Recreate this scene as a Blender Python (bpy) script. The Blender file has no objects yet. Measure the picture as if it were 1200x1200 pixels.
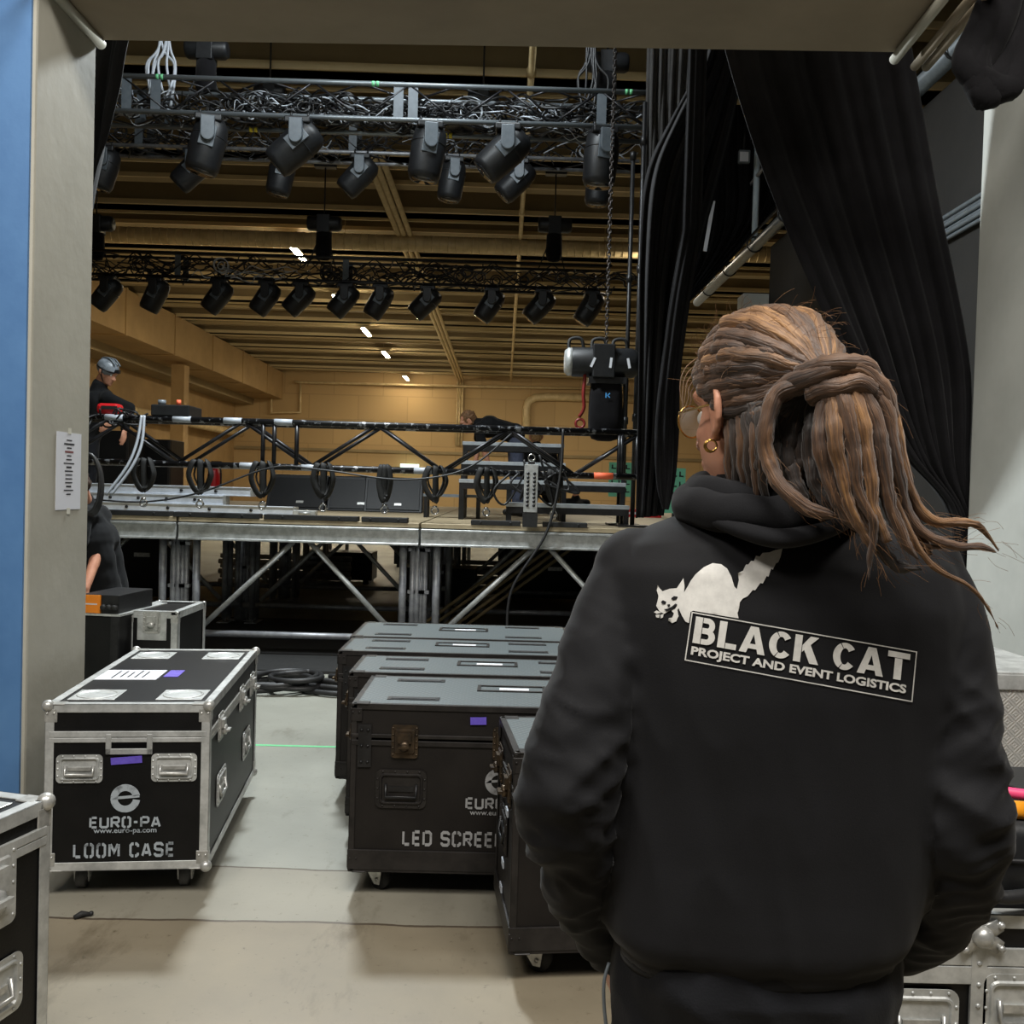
import bpy, bmesh, math, random
from math import sin, cos, tan, pi, radians, sqrt, atan2
from mathutils import Vector, Matrix, Euler, noise
from mathutils.bvhtree import BVHTree

C = bpy.context.scene.collection
SC = bpy.context.scene
V = Vector
# ------------------------------------------------------------------ camera
F = 1100.0                       # focal length in pixels of a 1200 px frame
EYE = V((0, 0, 1.55))
ROLL = radians(1.6)
_yc = V(((590 - 600) / F, (600 - 575) / F, -1)).normalized()
_zc = V((sin(ROLL), cos(ROLL), 0)); _zc = (_zc - _yc * _zc.dot(_yc)).normalized()
_xc = _yc.cross(_zc)
cam = bpy.data.cameras.new('camera'); cam.sensor_width = 36; cam.lens = 36 * F / 1200
cam.clip_start = 0.05; cam.clip_end = 200
camo = bpy.data.objects.new('camera', cam); C.objects.link(camo)
camo.matrix_world = Matrix.Translation(EYE) @ Matrix((_xc, _yc, _zc)).to_4x4()
SC.camera = camo
# ------------------------------------------------------------------ light
SC.view_settings.view_transform = 'Standard'; SC.view_settings.look = 'None'
SC.view_settings.exposure = 0.0; SC.view_settings.gamma = 1.0
SC.view_settings.use_curve_mapping = False
W = bpy.data.worlds.new('world'); SC.world = W; W.use_nodes = True
W.node_tree.nodes['Background'].inputs[0].default_value = (0.9, 0.95, 1.0, 1)
W.node_tree.nodes['Background'].inputs[1].default_value = 0.03


def area(name, loc, target, size, power, color):
    l = bpy.data.lights.new(name, 'AREA'); l.shape = 'RECTANGLE'
    l.size, l.size_y = size; l.energy = power; l.color = color
    o = bpy.data.objects.new(name, l); C.objects.link(o)
    o.location = loc
    o.rotation_euler = (V(target) - V(loc)).to_track_quat('-Z', 'Y').to_euler()
    return o


# loading-dock ceiling lamps above and behind the photographer
area('dock_light', (0.3, -0.6, 6.4), (0.0, 3.0, 1.2), (2.0, 1.2), 330, (1.0, 0.965, 0.91))
area('dock_light', (2.0, 0.4, 5.4), (1.0, 2.2, 0.8), (1.2, 0.8), 100, (1.0, 0.95, 0.88))
area('dock_light', (-2.2, -0.6, 4.6), (1.6, 4.2, 2.4), (1.2, 0.8), 110, (1.0, 0.95, 0.88))
# cool work lights of the hall between the gate and the stage
area('work_light', (-1.45, 7.3, 5.7), (-0.6, 3.2, 0.0), (0.6, 0.4), 440, (0.90, 0.97, 1.0))
area('work_light', (-2.2, 6.9, 6.9), (-2.0, 8.6, 0.6), (1.6, 0.6), 120, (0.90, 0.97, 1.0))
area('work_light', (-1.0, 8.2, 7.3), (-1.6, 10.4, 5.6), (2.5, 0.5), 270, (0.86, 0.95, 1.0))
# warm hall lighting beyond
for (hx, hy, hp) in ((3.5, 19.5, 420), (3.0, 28, 600), (-5.5, 26, 420), (2.5, 37, 560), (-5.5, 38, 430)):
    area('hall_light', (hx, hy, 6.6), (hx, hy + 1.0, 0), (1.4, 0.3), hp * 0.62, (1.0, 0.89, 0.70))
area('hall_light', (-8.0, 20, 3.2), (-9.0, 32, 5.0), (1.4, 0.6), 60, (1.0, 0.80, 0.50))


# ------------------------------------------------------------------ helpers
def ray(px, py):
    c = V(((px - 600) / F, (600 - py) / F, -1))
    return V((_xc.dot(c), _yc.dot(c), _zc.dot(c)))


def at(px, py, Y):
    d = ray(px, py); return EYE + d * (Y / d.y)


def atz(px, py, z):
    d = ray(px, py); return EYE + d * ((z - EYE.z) / d.z)


def atx(px, py, x):
    d = ray(px, py); return EYE + d * (x / d.x)


def s2l(c):
    return c / 12.92 if c <= 0.04045 else ((c + 0.055) / 1.055) ** 2.4


def rgb(r, g, b):
    return (s2l(r / 255), s2l(g / 255), s2l(b / 255), 1)


def mat(name, col, rough=0.6, metal=0.0, col2=None, nscale=8.0, ndetail=4, bump=0.0, bscale=60.0, stretch=None,
        emit=None, estr=0.0, sheen=0.0, lo=0.35, hi=0.65, spec=0.5, uv=False, rvar=0.0, coat=0.0):
    m = bpy.data.materials.new(name); m.use_nodes = True
    nt = m.node_tree; n = nt.nodes; L = nt.links
    p = n['Principled BSDF']
    p.inputs['Base Color'].default_value = col
    p.inputs['Roughness'].default_value = rough
    p.inputs['Metallic'].default_value = metal
    p.inputs['Specular IOR Level'].default_value = spec
    if sheen:
        p.inputs['Sheen Weight'].default_value = sheen; p.inputs['Sheen Roughness'].default_value = 0.4
    if coat:
        p.inputs['Coat Weight'].default_value = coat; p.inputs['Coat Roughness'].default_value = 0.2
    tc = n.new('ShaderNodeTexCoord'); src = tc.outputs['UV' if uv else 'Object']
    if stretch:
        mp = n.new('ShaderNodeMapping'); mp.inputs['Scale'].default_value = stretch
        L.new(src, mp.inputs[0]); src = mp.outputs[0]
    if col2 is not None:
        t = n.new('ShaderNodeTexNoise'); t.inputs['Scale'].default_value = nscale; t.inputs['Detail'].default_value = ndetail
        t.inputs['Roughness'].default_value = 0.65
        L.new(src, t.inputs['Vector'])
        r = n.new('ShaderNodeValToRGB'); r.color_ramp.elements[0].position = lo; r.color_ramp.elements[1].position = hi
        r.color_ramp.elements[0].color = col; r.color_ramp.elements[1].color = col2
        L.new(t.outputs['Fac'], r.inputs[0]); L.new(r.outputs[0], p.inputs['Base Color'])
        if rvar:
            mr = n.new('ShaderNodeMapRange'); mr.inputs[3].default_value = rough - rvar; mr.inputs[4].default_value = rough + rvar
            L.new(t.outputs['Fac'], mr.inputs[0]); L.new(mr.outputs[0], p.inputs['Roughness'])
    if bump:
        t2 = n.new('ShaderNodeTexNoise'); t2.inputs['Scale'].default_value = bscale; t2.inputs['Detail'].default_value = 3
        L.new(src, t2.inputs['Vector'])
        b = n.new('ShaderNodeBump'); b.inputs['Strength'].default_value = bump; b.inputs['Distance'].default_value = 0.01
        L.new(t2.outputs['Fac'], b.inputs['Height']); L.new(b.outputs[0], p.inputs['Normal'])
    if emit:
        p.inputs['Emission Color'].default_value = emit; p.inputs['Emission Strength'].default_value = estr
    return m


class MB:
    """collects shapes into one mesh"""
    def __init__(s):
        s.v = []; s.f = []; s.mi = []; s.sm = []; s.uv = []; s.hasuv = False

    def add(s, vs, fs, mi=0, sm=False, M=None, uvs=None):
        o = len(s.v)
        for v in vs:
            v = V(v); s.v.append(M @ v if M is not None else v)
        for i, f in enumerate(fs):
            s.f.append([o + k for k in f]); s.mi.append(mi); s.sm.append(sm)
            if uvs is not None:
                s.uv.append(uvs[i]); s.hasuv = True
            else:
                s.uv.append([(0, 0)] * len(f))
        return s

    def box(s, c, d, M=None, mi=0, rot=None):
        x, y, z = d[0] / 2, d[1] / 2, d[2] / 2
        vs = [V((a * x, b * y, e * z)) for e in (-1, 1) for b in (-1, 1) for a in (-1, 1)]
        if rot is not None:
            R = Euler(rot).to_matrix(); vs = [R @ v for v in vs]
        vs = [v + V(c) for v in vs]
        return s.add(vs, [(0, 2, 3, 1), (4, 5, 7, 6), (0, 1, 5, 4), (2, 6, 7, 3), (0, 4, 6, 2), (1, 3, 7, 5)], mi, False, M)

    def tube(s, pts, r, n=8, closed=False, mi=0, sm=True, M=None, caps=True, flat=None, uv=False, up=None):
        pts = [V(p) for p in pts]; k = len(pts)
        rs = r if isinstance(r, (list, tuple)) else [r] * k
        tang = []
        for i in range(k):
            if closed:
                t = pts[(i + 1) % k] - pts[i - 1]
            else:
                t = pts[min(i + 1, k - 1)] - pts[max(i - 1, 0)]
            tang.append(t.normalized() if t.length > 1e-9 else V((0, 0, 1)))
        ref = V(up) if up is not None else (V((0, 0, 1)) if abs(tang[0].z) < 0.9 else V((1, 0, 0)))
        nx = tang[0].cross(ref).normalized()
        vs = []; dist = 0; vl = []
        for i in range(k):
            if i:
                dist += (pts[i] - pts[i - 1]).length
            vl.append(dist)
            t = tang[i]; nx = (nx - t * nx.dot(t))
            nx = nx.normalized() if nx.length > 1e-6 else t.orthogonal().normalized()
            ny = t.cross(nx)
            for j in range(n):
                a = 2 * pi * j / n
                fx = 1 if flat is None else flat
                vs.append(pts[i] + nx * (cos(a) * rs[i]) + ny * (sin(a) * rs[i] * fx))
        fs = []; uvs = []
        for i in range(k if closed else k - 1):
            i2 = (i + 1) % k
            for j in range(n):
                j2 = (j + 1) % n
                fs.append((i * n + j, i * n + j2, i2 * n + j2, i2 * n + j))
                u0, u1 = j / n, (j + 1) / n
                v0, v1 = vl[i], vl[i2]
                uvs.append([(u0, v0), (u1, v0), (u1, v1), (u0, v1)])
        if caps and not closed:
            fs.append(tuple(range(n - 1, -1, -1))); uvs.append([(0, 0)] * n)
            fs.append(tuple((k - 1) * n + j for j in range(n))); uvs.append([(0, 0)] * n)
        return s.add(vs, fs, mi, sm, M, uvs if uv else None)

    def cyl(s, p0, p1, r, r2=None, n=16, mi=0, M=None, sm=True):
        return s.tube([p0, p1], [r, r if r2 is None else r2], n, mi=mi, M=M, sm=sm)

    def ball(s, c, r, nu=16, nv=10, mi=0, M=None, R=None, sm=True):
        if not isinstance(r, (tuple, list, Vector)):
            r = (r, r, r)
        vs = [V((0, 0, -r[2]))]
        for i in range(1, nv):
            ph = -pi / 2 + pi * i / nv
            for j in range(nu):
                a = 2 * pi * j / nu
                vs.append(V((r[0] * cos(ph) * cos(a), r[1] * cos(ph) * sin(a), r[2] * sin(ph))))
        vs.append(V((0, 0, r[2])))
        fs = [(0, 1 + (j + 1) % nu, 1 + j) for j in range(nu)]
        for i in range(nv - 2):
            for j in range(nu):
                a = 1 + i * nu; j2 = (j + 1) % nu
                fs.append((a + j, a + j2, a + nu + j2, a + nu + j))
        a = 1 + (nv - 2) * nu; t = len(vs) - 1
        fs += [(a + j, a + (j + 1) % nu, t) for j in range(nu)]
        if R is not None:
            vs = [R @ v for v in vs]
        vs = [v + V(c) for v in vs]
        return s.add(vs, fs, mi, sm, M)

    def capsule(s, p0, p1, r0, r1=None, n=14):
        r1 = r0 if r1 is None else r1
        s.ball(p0, r0, n, 8); s.ball(p1, r1, n, 8)
        return s.cyl(p0, p1, r0, r1, n)

    def lathe(s, prof, n=20, M=None, mi=0, sm=True):
        vs = []; fs = []
        for (r, z) in prof:
            for j in range(n):
                a = 2 * pi * j / n; vs.append((r * cos(a), r * sin(a), z))
        for i in range(len(prof) - 1):
            for j in range(n):
                j2 = (j + 1) % n
                fs.append((i * n + j, i * n + j2, (i + 1) * n + j2, (i + 1) * n + j))
        fs.append(tuple(range(n - 1, -1, -1))); fs.append(tuple((len(prof) - 1) * n + j for j in range(n)))
        return s.add(vs, fs, mi, sm, M)

    def torus(s, c, R, r, n=16, m=6, mi=0, M=None, ax=(0, 0, 1), sx=1.0):
        q = V((0, 0, 1)).rotation_difference(V(ax))
        pts = [V(c) + q @ V((R * cos(2 * pi * i / n), R * sx * sin(2 * pi * i / n), 0)) for i in range(n)]
        return s.tube(pts, r, m, closed=True, mi=mi, M=M)

    def prism(s, poly, h, M=None, mi=0, sm=False):
        """polygon in xy extruded to z=h"""
        n = len(poly)
        vs = [V((x, y, 0)) for x, y in poly] + [V((x, y, h)) for x, y in poly]
        fs = [tuple(range(n - 1, -1, -1)), tuple(range(n, 2 * n))]
        fs += [(i, (i + 1) % n, n + (i + 1) % n, n + i) for i in range(n)]
        return s.add(vs, fs, mi, sm, M)

    def loft(s, rings, mi=0, sm=True, caps=True):
        n = len(rings[0]); vs = [p for r in rings for p in r]; fs = []
        for i in range(len(rings) - 1):
            for j in range(n):
                j2 = (j + 1) % n
                fs.append((i * n + j, i * n + j2, (i + 1) * n + j2, (i + 1) * n + j))
        if caps:
            fs.append(tuple(range(n - 1, -1, -1))); fs.append(tuple((len(rings) - 1) * n + j for j in range(n)))
        return s.add(vs, fs, mi, sm)

    def mesh(s, name):
        me = bpy.data.meshes.new(name)
        me.from_pydata([tuple(v) for v in s.v], [], s.f)
        me.polygons.foreach_set('material_index', s.mi); me.polygons.foreach_set('use_smooth', s.sm)
        if s.hasuv:
            u = me.uv_layers.new(name='UVMap'); k = 0
            for l in s.uv:
                for c in l:
                    u.data[k].uv = c; k += 1
        me.update()
        return me

    def build(s, name, mats, parent=None, loc=None, bevel=0, seg=2, label=None):
        me = s.mesh(name)
        for m in (mats if isinstance(mats, (list, tuple)) else [mats]):
            me.materials.append(m)
        return obj(name, me, parent, loc, bevel, seg, label)


def displace(me, fn):
    """push every vertex along its normal by fn(position)"""
    n = len(me.vertices); co = [0.0] * (3 * n); no = [0.0] * (3 * n)
    me.vertices.foreach_get('co', co); me.vertices.foreach_get('normal', no)
    for i in range(0, 3 * n, 3):
        a = fn(V((co[i], co[i + 1], co[i + 2])))
        co[i] += no[i] * a; co[i + 1] += no[i + 1] * a; co[i + 2] += no[i + 2] * a
    me.vertices.foreach_set('co', co); me.update()


def obj(name, me, parent=None, loc=None, bevel=0, seg=2, label=None):
    o = bpy.data.objects.new(name, me); C.objects.link(o)
    if parent is not None:
        o.parent = parent
    if loc is not None:
        o.location = loc
    if bevel:
        b = o.modifiers.new('bevel', 'BEVEL'); b.width = bevel; b.segments = seg; b.limit_method = 'ANGLE'; b.angle_limit = radians(40)
    if label:
        o['label'] = label
    return o


def tag(o, label, cat, group=None, kind=None):
    o['label'] = label; o['category'] = cat
    if group:
        o['group'] = group
    if kind:
        o['kind'] = kind
    return o


def thing(name, label, cat, loc=(0, 0, 0), rz=0.0, group=None):
    o = bpy.data.objects.new(name, None); C.objects.link(o); o.empty_display_size = 0.1
    o.location = loc; o.rotation_euler = (0, 0, rz)
    return tag(o, label, cat, group)


def struct(o):
    o['kind'] = 'structure'; return o


def dup(o, parent=None):
    c = o.copy(); C.objects.link(c); c.parent = parent
    for ch in list(o.children):
        dup(ch, c)
    return c


def dupat(root, loc, rz=0.0, label=None, group=None):
    c = dup(root); c.location = loc; c.rotation_euler = (0, 0, rz)
    if label:
        c['label'] = label
    if group:
        c['group'] = group
    return c


def voxel(mb, name, size, smooth=4, mats=None):
    """fuse the shapes of a builder into one continuous skin"""
    me = mb.mesh(name + '_raw'); o = bpy.data.objects.new(name + '_raw', me)
    tmp = bpy.data.scenes.new('shaping'); tmp.collection.objects.link(o)
    r = o.modifiers.new('r', 'REMESH'); r.mode = 'VOXEL'; r.voxel_size = size; r.use_smooth_shade = True
    if smooth:
        q = o.modifiers.new('s', 'SMOOTH'); q.factor = 0.5; q.iterations = smooth
    tmp.view_layers[0].update(); dg = tmp.view_layers[0].depsgraph
    out = bpy.data.meshes.new_from_object(o.evaluated_get(dg)); out.name = name
    bpy.data.objects.remove(o); bpy.data.meshes.remove(me); bpy.data.scenes.remove(tmp)
    out.materials.clear()
    for m in (mats or []):
        out.materials.append(m)
    for p in out.polygons:
        p.use_smooth = True
    return out


def spline(pts, n):
    """Catmull-Rom through the points, n samples"""
    pts = [V(p) for p in pts]; k = len(pts); out = []
    for i in range(n):
        t = i / (n - 1) * (k - 1); a = min(int(t), k - 2); u = t - a
        p0, p1, p2, p3 = pts[max(a - 1, 0)], pts[a], pts[a + 1], pts[min(a + 2, k - 1)]
        out.append(0.5 * ((2 * p1) + (p2 - p0) * u + (2 * p0 - 5 * p1 + 4 * p2 - p3) * u * u + (3 * p1 - p0 - 3 * p2 + p3) * u ** 3))
    return out


def lerp(a, b, t):
    return a + (b - a) * t


# ------------------------------------------------------------------ lettering
GL = {
 'A': (.70, [[(0, 0), (.29, 1)], [(.40, 1), (.70, 0)], [(.2, .27), (.5, .27)]]),
 'B': (.66, [[(0, 0), (0, 1)], [(.12, 1), (.5, 1), (.62, .9), (.62, .62), (.52, .52), (.14, .52)], [(.52, .52), (.66, .42), (.66, .1), (.54, 0), (.12, 0)]]),
 'C': (.65, [[(.65, .74), (.65, .88), (.52, 1), (.40, 1)], [(.27, 1), (.13, 1), (0, .87), (0, .13), (.13, 0), (.27, 0)], [(.40, 0), (.52, 0), (.65, .12), (.65, .26)]]),
 'D': (.66, [[(0, 0), (0, 1)], [(.13, 1), (.5, 1), (.66, .85), (.66, .15), (.5, 0), (.13, 0)]]),
 'E': (.56, [[(0, 0), (0, 1)], [(.12, 1), (.56, 1)], [(.12, .5), (.5, .5)], [(.12, 0), (.56, 0)]]),
 'K': (.66, [[(0, 0), (0, 1)], [(.14, .5), (.60, 1)], [(.24, .6), (.66, 0)]]),
 'L': (.54, [[(0, 1), (0, 0)], [(.12, 0), (.54, 0)]]),
 'M': (.80, [[(0, 0), (0, 1)], [(.08, 1), (.40, .35), (.72, 1)], [(.80, 1), (.80, 0)]]),
 'N': (.70, [[(0, 0), (0, 1)], [(.06, 1), (.64, 0)], [(.70, 0), (.70, 1)]]),
 'O': (.66, [[(.26, 1), (.13, 1), (0, .87), (0, .13), (.13, 0), (.26, 0)], [(.40, 1), (.53, 1), (.66, .87), (.66, .13), (.53, 0), (.40, 0)]]),
 'P': (.64, [[(0, 0), (0, 1)], [(.1, 1), (.52, 1), (.64, .88), (.64, .58), (.52, .46), (.1, .46)]]),
 'R': (.66, [[(0, 0), (0, 1)], [(.1, 1), (.52, 1), (.64, .88), (.64, .6), (.52, .48), (.1, .48)], [(.32, .44), (.66, 0)]]),
 'S': (.65, [[(.65, .80), (.65, .88), (.52, 1), (.13, 1), (0, .88), (0, .62), (.13, .52), (.52, .49), (.65, .4), (.65, .12), (.52, 0), (.13, 0), (0, .12), (0, .22)]]),
 'T': (.62, [[(0, 1), (.62, 1)], [(.31, .86), (.31, 0)]]),
 'U': (.66, [[(0, 1), (0, .12), (.12, 0), (.54, 0), (.66, .12), (.66, 1)]]),
 '-': (.32, [[(.0, .5), (.32, .5)]]), ' ': (.35, []),
}


def strokes(pl, w):
    """polyline -> mitred quads"""
    n = len(pl); L = []; R = []
    for i in range(n):
        p = V((pl[i][0], pl[i][1], 0))
        d0 = (V((pl[i][0] - pl[i - 1][0], pl[i][1] - pl[i - 1][1], 0)).normalized() if i else None)
        d1 = (V((pl[i + 1][0] - pl[i][0], pl[i + 1][1] - pl[i][1], 0)).normalized() if i < n - 1 else None)
        d = ((d0 or d1) + (d1 or d0)).normalized()
        nn = V((-d.y, d.x, 0)); dd = (d1 or d0); c = max(0.5, abs(nn.dot(V((-dd.y, dd.x, 0)))))
        L.append(p + nn * (w / 2 / c)); R.append(p - nn * (w / 2 / c))
    return [[tuple(R[i][:2]), tuple(R[i + 1][:2]), tuple(L[i + 1][:2]), tuple(L[i][:2])] for i in range(n - 1)]


def text_polys(txt, w=0.2, gap=0.16):
    """polygons of a line of stencil letters, unit height; returns polys, width"""
    x = w / 2; out = []
    for ch in txt:
        gw, sts = GL[ch]
        for st in sts:
            st2 = []
            for (a, b) in st:
                st2.append((x + a, w / 2 + b * (1 - w)))
            out += strokes(st2, w)
        x += gw + w + gap * (0.4 if ch == ' ' else 1)
    return out, x - w / 2 - gap


def font_polys(txt, bold=0.0):
    cu = bpy.data.curves.new('txt', 'FONT'); cu.body = txt; cu.size = 1.0; cu.offset = bold; cu.resolution_u = 3
    o = bpy.data.objects.new('txt', cu)
    tmp = bpy.data.scenes.new('shaping'); tmp.collection.objects.link(o)
    tmp.view_layers[0].update(); dg = tmp.view_layers[0].depsgraph
    me = bpy.data.meshes.new_from_object(o.evaluated_get(dg))
    ps = [[(me.vertices[i].co.x, me.vertices[i].co.y) for i in p.vertices] for p in me.polygons]
    bpy.data.objects.remove(o); bpy.data.scenes.remove(tmp); bpy.data.curves.remove(cu); bpy.data.meshes.remove(me)
    xs = [q[0] for p in ps for q in p]; ys = [q[1] for p in ps for q in p]
    x0, x1, y0, y1 = min(xs), max(xs), min(ys), max(ys)
    return [[((a - x0) / (x1 - x0), (b - y0) / (y1 - y0)) for a, b in p] for p in ps]


def unit_text(txt, w=0.2, gap=0.16):
    ps, wd = text_polys(txt, w, gap)
    return [[(a / wd, b) for a, b in p] for p in ps]


def arc_polys(a0, a1, r0, r1, n=14):
    out = []
    for i in range(n):
        t0 = radians(lerp(a0, a1, i / n)); t1 = radians(lerp(a0, a1, (i + 1) / n))
        out.append([(r0 * cos(t0), r0 * sin(t0)), (r1 * cos(t0), r1 * sin(t0)), (r1 * cos(t1), r1 * sin(t1)), (r0 * cos(t1), r0 * sin(t1))])
    return out


def ell(cx, cy, ro, so, ri, si, a0, a1, n=16):
    out = []
    for i in range(n):
        t0 = radians(lerp(a0, a1, i / n)); t1 = radians(lerp(a0, a1, (i + 1) / n))
        out.append([(cx + ri * cos(t0), cy + si * sin(t0)), (cx + ro * cos(t0), cy + so * sin(t0)), (cx + ro * cos(t1), cy + so * sin(t1)), (cx + ri * cos(t1), cy + si * sin(t1))])
    return out


def rct(x0, y0, x1, y1):
    return [(x0, y0), (x1, y0), (x1, y1), (x0, y1)]


HEAVY = {  # heavy stencil capitals on a 100 high grid
    'B': (64, [rct(0, 0, 22, 100), rct(24, 80, 38, 100), rct(24, 40, 38, 62), rct(24, 0, 38, 20)] + ell(38, 71, 22, 29, 5, 9, -90, 90) + ell(38, 30, 26, 30, 7, 10, -90, 90)),
    'L': (56, [rct(0, 0, 22, 100), rct(24, 0, 56, 21)]),
    'A': (78, [[(0, 0), (22, 0), (46, 100), (27, 100)], [(56, 0), (78, 0), (51, 100), (32, 100)], rct(23, 17, 56, 35)]),
    'C': (66, ell(35, 50, 35, 50, 13, 30, 38, 112) + ell(35, 50, 35, 50, 13, 30, 117, 243) + ell(35, 50, 35, 50, 13, 30, 248, 322)),
    'K': (74, [rct(0, 0, 22, 100), [(24, 38), (71, 100), (45, 100), (24, 64)], [(30, 48), (47, 70), (76, 0), (50, 0)]]),
    'T': (66, [rct(0, 79, 66, 100), rct(22, 0, 44, 77)]),
}


def heavy_text(txt, gap=9, space=34):
    x = 0; out = []
    for ch in txt:
        if ch == ' ':
            x += space; continue
        w, ps = HEAVY[ch]
        out += [[(x + a, b / 100) for a, b in p] for p in ps]; x += w + gap
    x -= gap
    return [[(a / x, b) for a, b in p] for p in out]


def swirl_logo():
    """round emblem with a split e-shaped swirl, radius 1"""
    ps = arc_polys(12, 172, 0.52, 1.0) + arc_polys(186, 352, 0.52, 1.0)
    ps += [[(-0.95, -0.10), (0.96, 0.06), (0.92, 0.26), (-0.62, 0.12)], [(-1, -0.1), (-0.5, -0.08), (-0.5, 0.1), (-0.98, 0.12)]]
    return ps


def decal(polys, x0, x1, z0, z1, y, name, m, parent, label=None, th=0.0008, axis='front'):
    """unit polygons laid on a front (-y) face"""
    b = MB()
    for p in polys:
        b.add([(lerp(x0, x1, u), y - th, lerp(z0, z1, v)) for u, v in p], [tuple(range(len(p)))])
    return b.build(name, m, parent, label=label)
# ------------------------------------------------------------------ materials
M = {}
M['alu'] = mat('brushed aluminium', rgb(206, 208, 206), 0.40, 0.45, rgb(168, 170, 168), 14, bump=0.04, rvar=0.08)
M['steel'] = mat('zinc steel', rgb(200, 200, 196), 0.34, 0.55, rgb(160, 160, 156), 30, rvar=0.08)
M['chrome'] = mat('chrome', rgb(215, 215, 215), 0.15, 1.0)
M['galv'] = mat('galvanised tube', rgb(164, 166, 170), 0.42, 0.45, rgb(128, 130, 135), 10, bump=0.05)
M['panel'] = mat('black laminate', rgb(11, 11, 12), 0.42, 0, rgb(19, 19, 19), 5, spec=0.3, bump=0.06, bscale=140)
M['ledpanel'] = mat('black brown laminate', rgb(20, 17, 16), 0.5, 0, rgb(28, 25, 23), 4, spec=0.3, bump=0.06, bscale=160)
M['ledtop'] = mat('grey anti-slip film', rgb(88, 96, 98), 0.45, 0.1, rgb(108, 116, 117), 6, bump=0.0)
M['ledrim'] = mat('black edging', rgb(30, 28, 27), 0.45, 0.2, rgb(46, 43, 41), 12, spec=0.35)
M['blackmetal'] = mat('black metal', rgb(24, 24, 25), 0.4, 0.3, rgb(38, 38, 39), 20)
M['trussblack'] = mat('black truss paint', rgb(25, 25, 27), 0.35, 0.4, rgb(42, 42, 45), 16)
M['trusschip'] = mat('chipped truss paint', rgb(20, 20, 22), 0.36, 0.35, rgb(150, 153, 158), 16, ndetail=8, lo=0.55, hi=0.60)
M['rubber'] = mat('rubber', rgb(24, 24, 24), 0.7, 0, rgb(36, 36, 35), 30)
M['greyrubber'] = mat('grey caster tyre', rgb(88, 88, 88), 0.6, 0, rgb(72, 72, 72), 20)
M['plastic'] = mat('black plastic', rgb(22, 23, 25), 0.45, 0, rgb(30, 31, 33), 20, bump=0.05, spec=0.4)
M['greyplastic'] = mat('grey plastic', rgb(118, 126, 132), 0.45, 0.1, rgb(104, 112, 118), 15)
M['yokegrey'] = mat('dark grey plastic arm', rgb(88, 95, 101), 0.45, 0.1, rgb(76, 83, 89), 15)
M['lens'] = mat('lens glass', rgb(30, 34, 40), 0.06, 0, spec=0.9)
M['drape'] = mat('black molton', rgb(10, 9, 11), 0.95, 0, rgb(17, 16, 18), 9, spec=0.2, sheen=0.04, bump=0.2, bscale=250)
M['drape2'] = mat('dark grey molton', rgb(58, 56, 54), 0.95, 0, rgb(44, 42, 41), 7, sheen=0.1, bump=0.2, bscale=250)
M['concrete_grey'] = mat('painted grey concrete', rgb(172, 169, 156), 0.7, 0, rgb(162, 159, 146), 2.2, bump=0.12, bscale=18)
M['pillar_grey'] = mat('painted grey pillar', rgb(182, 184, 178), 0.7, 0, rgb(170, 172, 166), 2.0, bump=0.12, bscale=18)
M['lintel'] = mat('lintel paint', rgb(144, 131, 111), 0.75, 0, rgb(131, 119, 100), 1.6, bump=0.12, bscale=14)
M['blue'] = mat('blue sheet metal', rgb(88, 131, 180), 0.5, 0.1, rgb(76, 118, 168), 2.5, bump=0.04)
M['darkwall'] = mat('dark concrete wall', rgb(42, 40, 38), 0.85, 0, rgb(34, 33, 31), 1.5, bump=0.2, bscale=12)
M['tan'] = mat('tan painted concrete', rgb(168, 138, 92), 0.8, 0, rgb(150, 122, 80), 0.9, bump=0.1, bscale=10)
M['tanbeam'] = mat('tan roof beam', rgb(150, 132, 96), 0.75, 0, rgb(136, 119, 86), 0.8)
M['lit_edge'] = mat('painted lit beam edge', rgb(206, 186, 142), 0.6)  # paler strips paint the light along the lower beam edges
M['roofdeck'] = mat('brown roof deck', rgb(128, 110, 82), 0.85, 0, rgb(114, 97, 72), 1.2)
M['duct'] = mat('tan spiral duct', rgb(214, 192, 146), 0.5, 0.1, rgb(190, 168, 124), 4)
M['ply'] = mat('plywood deck', rgb(178, 162, 132), 0.6, 0, rgb(150, 134, 106), 4, stretch=(1, 6, 1), bump=0.05)
M['white'] = mat('white paper', rgb(214, 216, 222), 0.7)
M['ink'] = mat('black ink', rgb(40, 40, 44), 0.7)
M['redink'] = mat('dark red ink', rgb(120, 60, 60), 0.7)
M['print'] = mat('white screen print', rgb(226, 224, 218), 0.75, 0, rgb(196, 194, 189), 60, ndetail=6, lo=0.3, hi=0.75)
M['stencil'] = mat('worn grey stencil paint', rgb(158, 166, 172), 0.7, 0, rgb(52, 54, 56), 26, ndetail=8, lo=0.52, hi=0.72)
M['stencil2'] = mat('grey stencil paint', rgb(146, 146, 146), 0.7, 0, rgb(96, 95, 94), 30, lo=0.5, hi=0.75)
M['purple'] = mat('purple gaffer tape', rgb(102, 84, 190), 0.6, 0, rgb(88, 70, 172), 30)
M['green'] = mat('green tape', rgb(112, 196, 140), 0.6, 0, rgb(98, 180, 126), 20)
M['orange'] = mat('orange amplifier front', rgb(238, 138, 32), 0.45)
M['darkred'] = mat('dark red hook paint', rgb(120, 28, 26), 0.45)
M['red'] = mat('red paint', rgb(190, 24, 30), 0.4)
M['yellow'] = mat('yellow tape', rgb(225, 205, 60), 0.6)
M['orangeplug'] = mat('orange plug', rgb(232, 150, 30), 0.45)
M['pink'] = mat('pink cable', rgb(228, 70, 120), 0.5)
M['cable'] = mat('black cable', rgb(22, 22, 23), 0.5, 0, rgb(34, 34, 35), 20)
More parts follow.
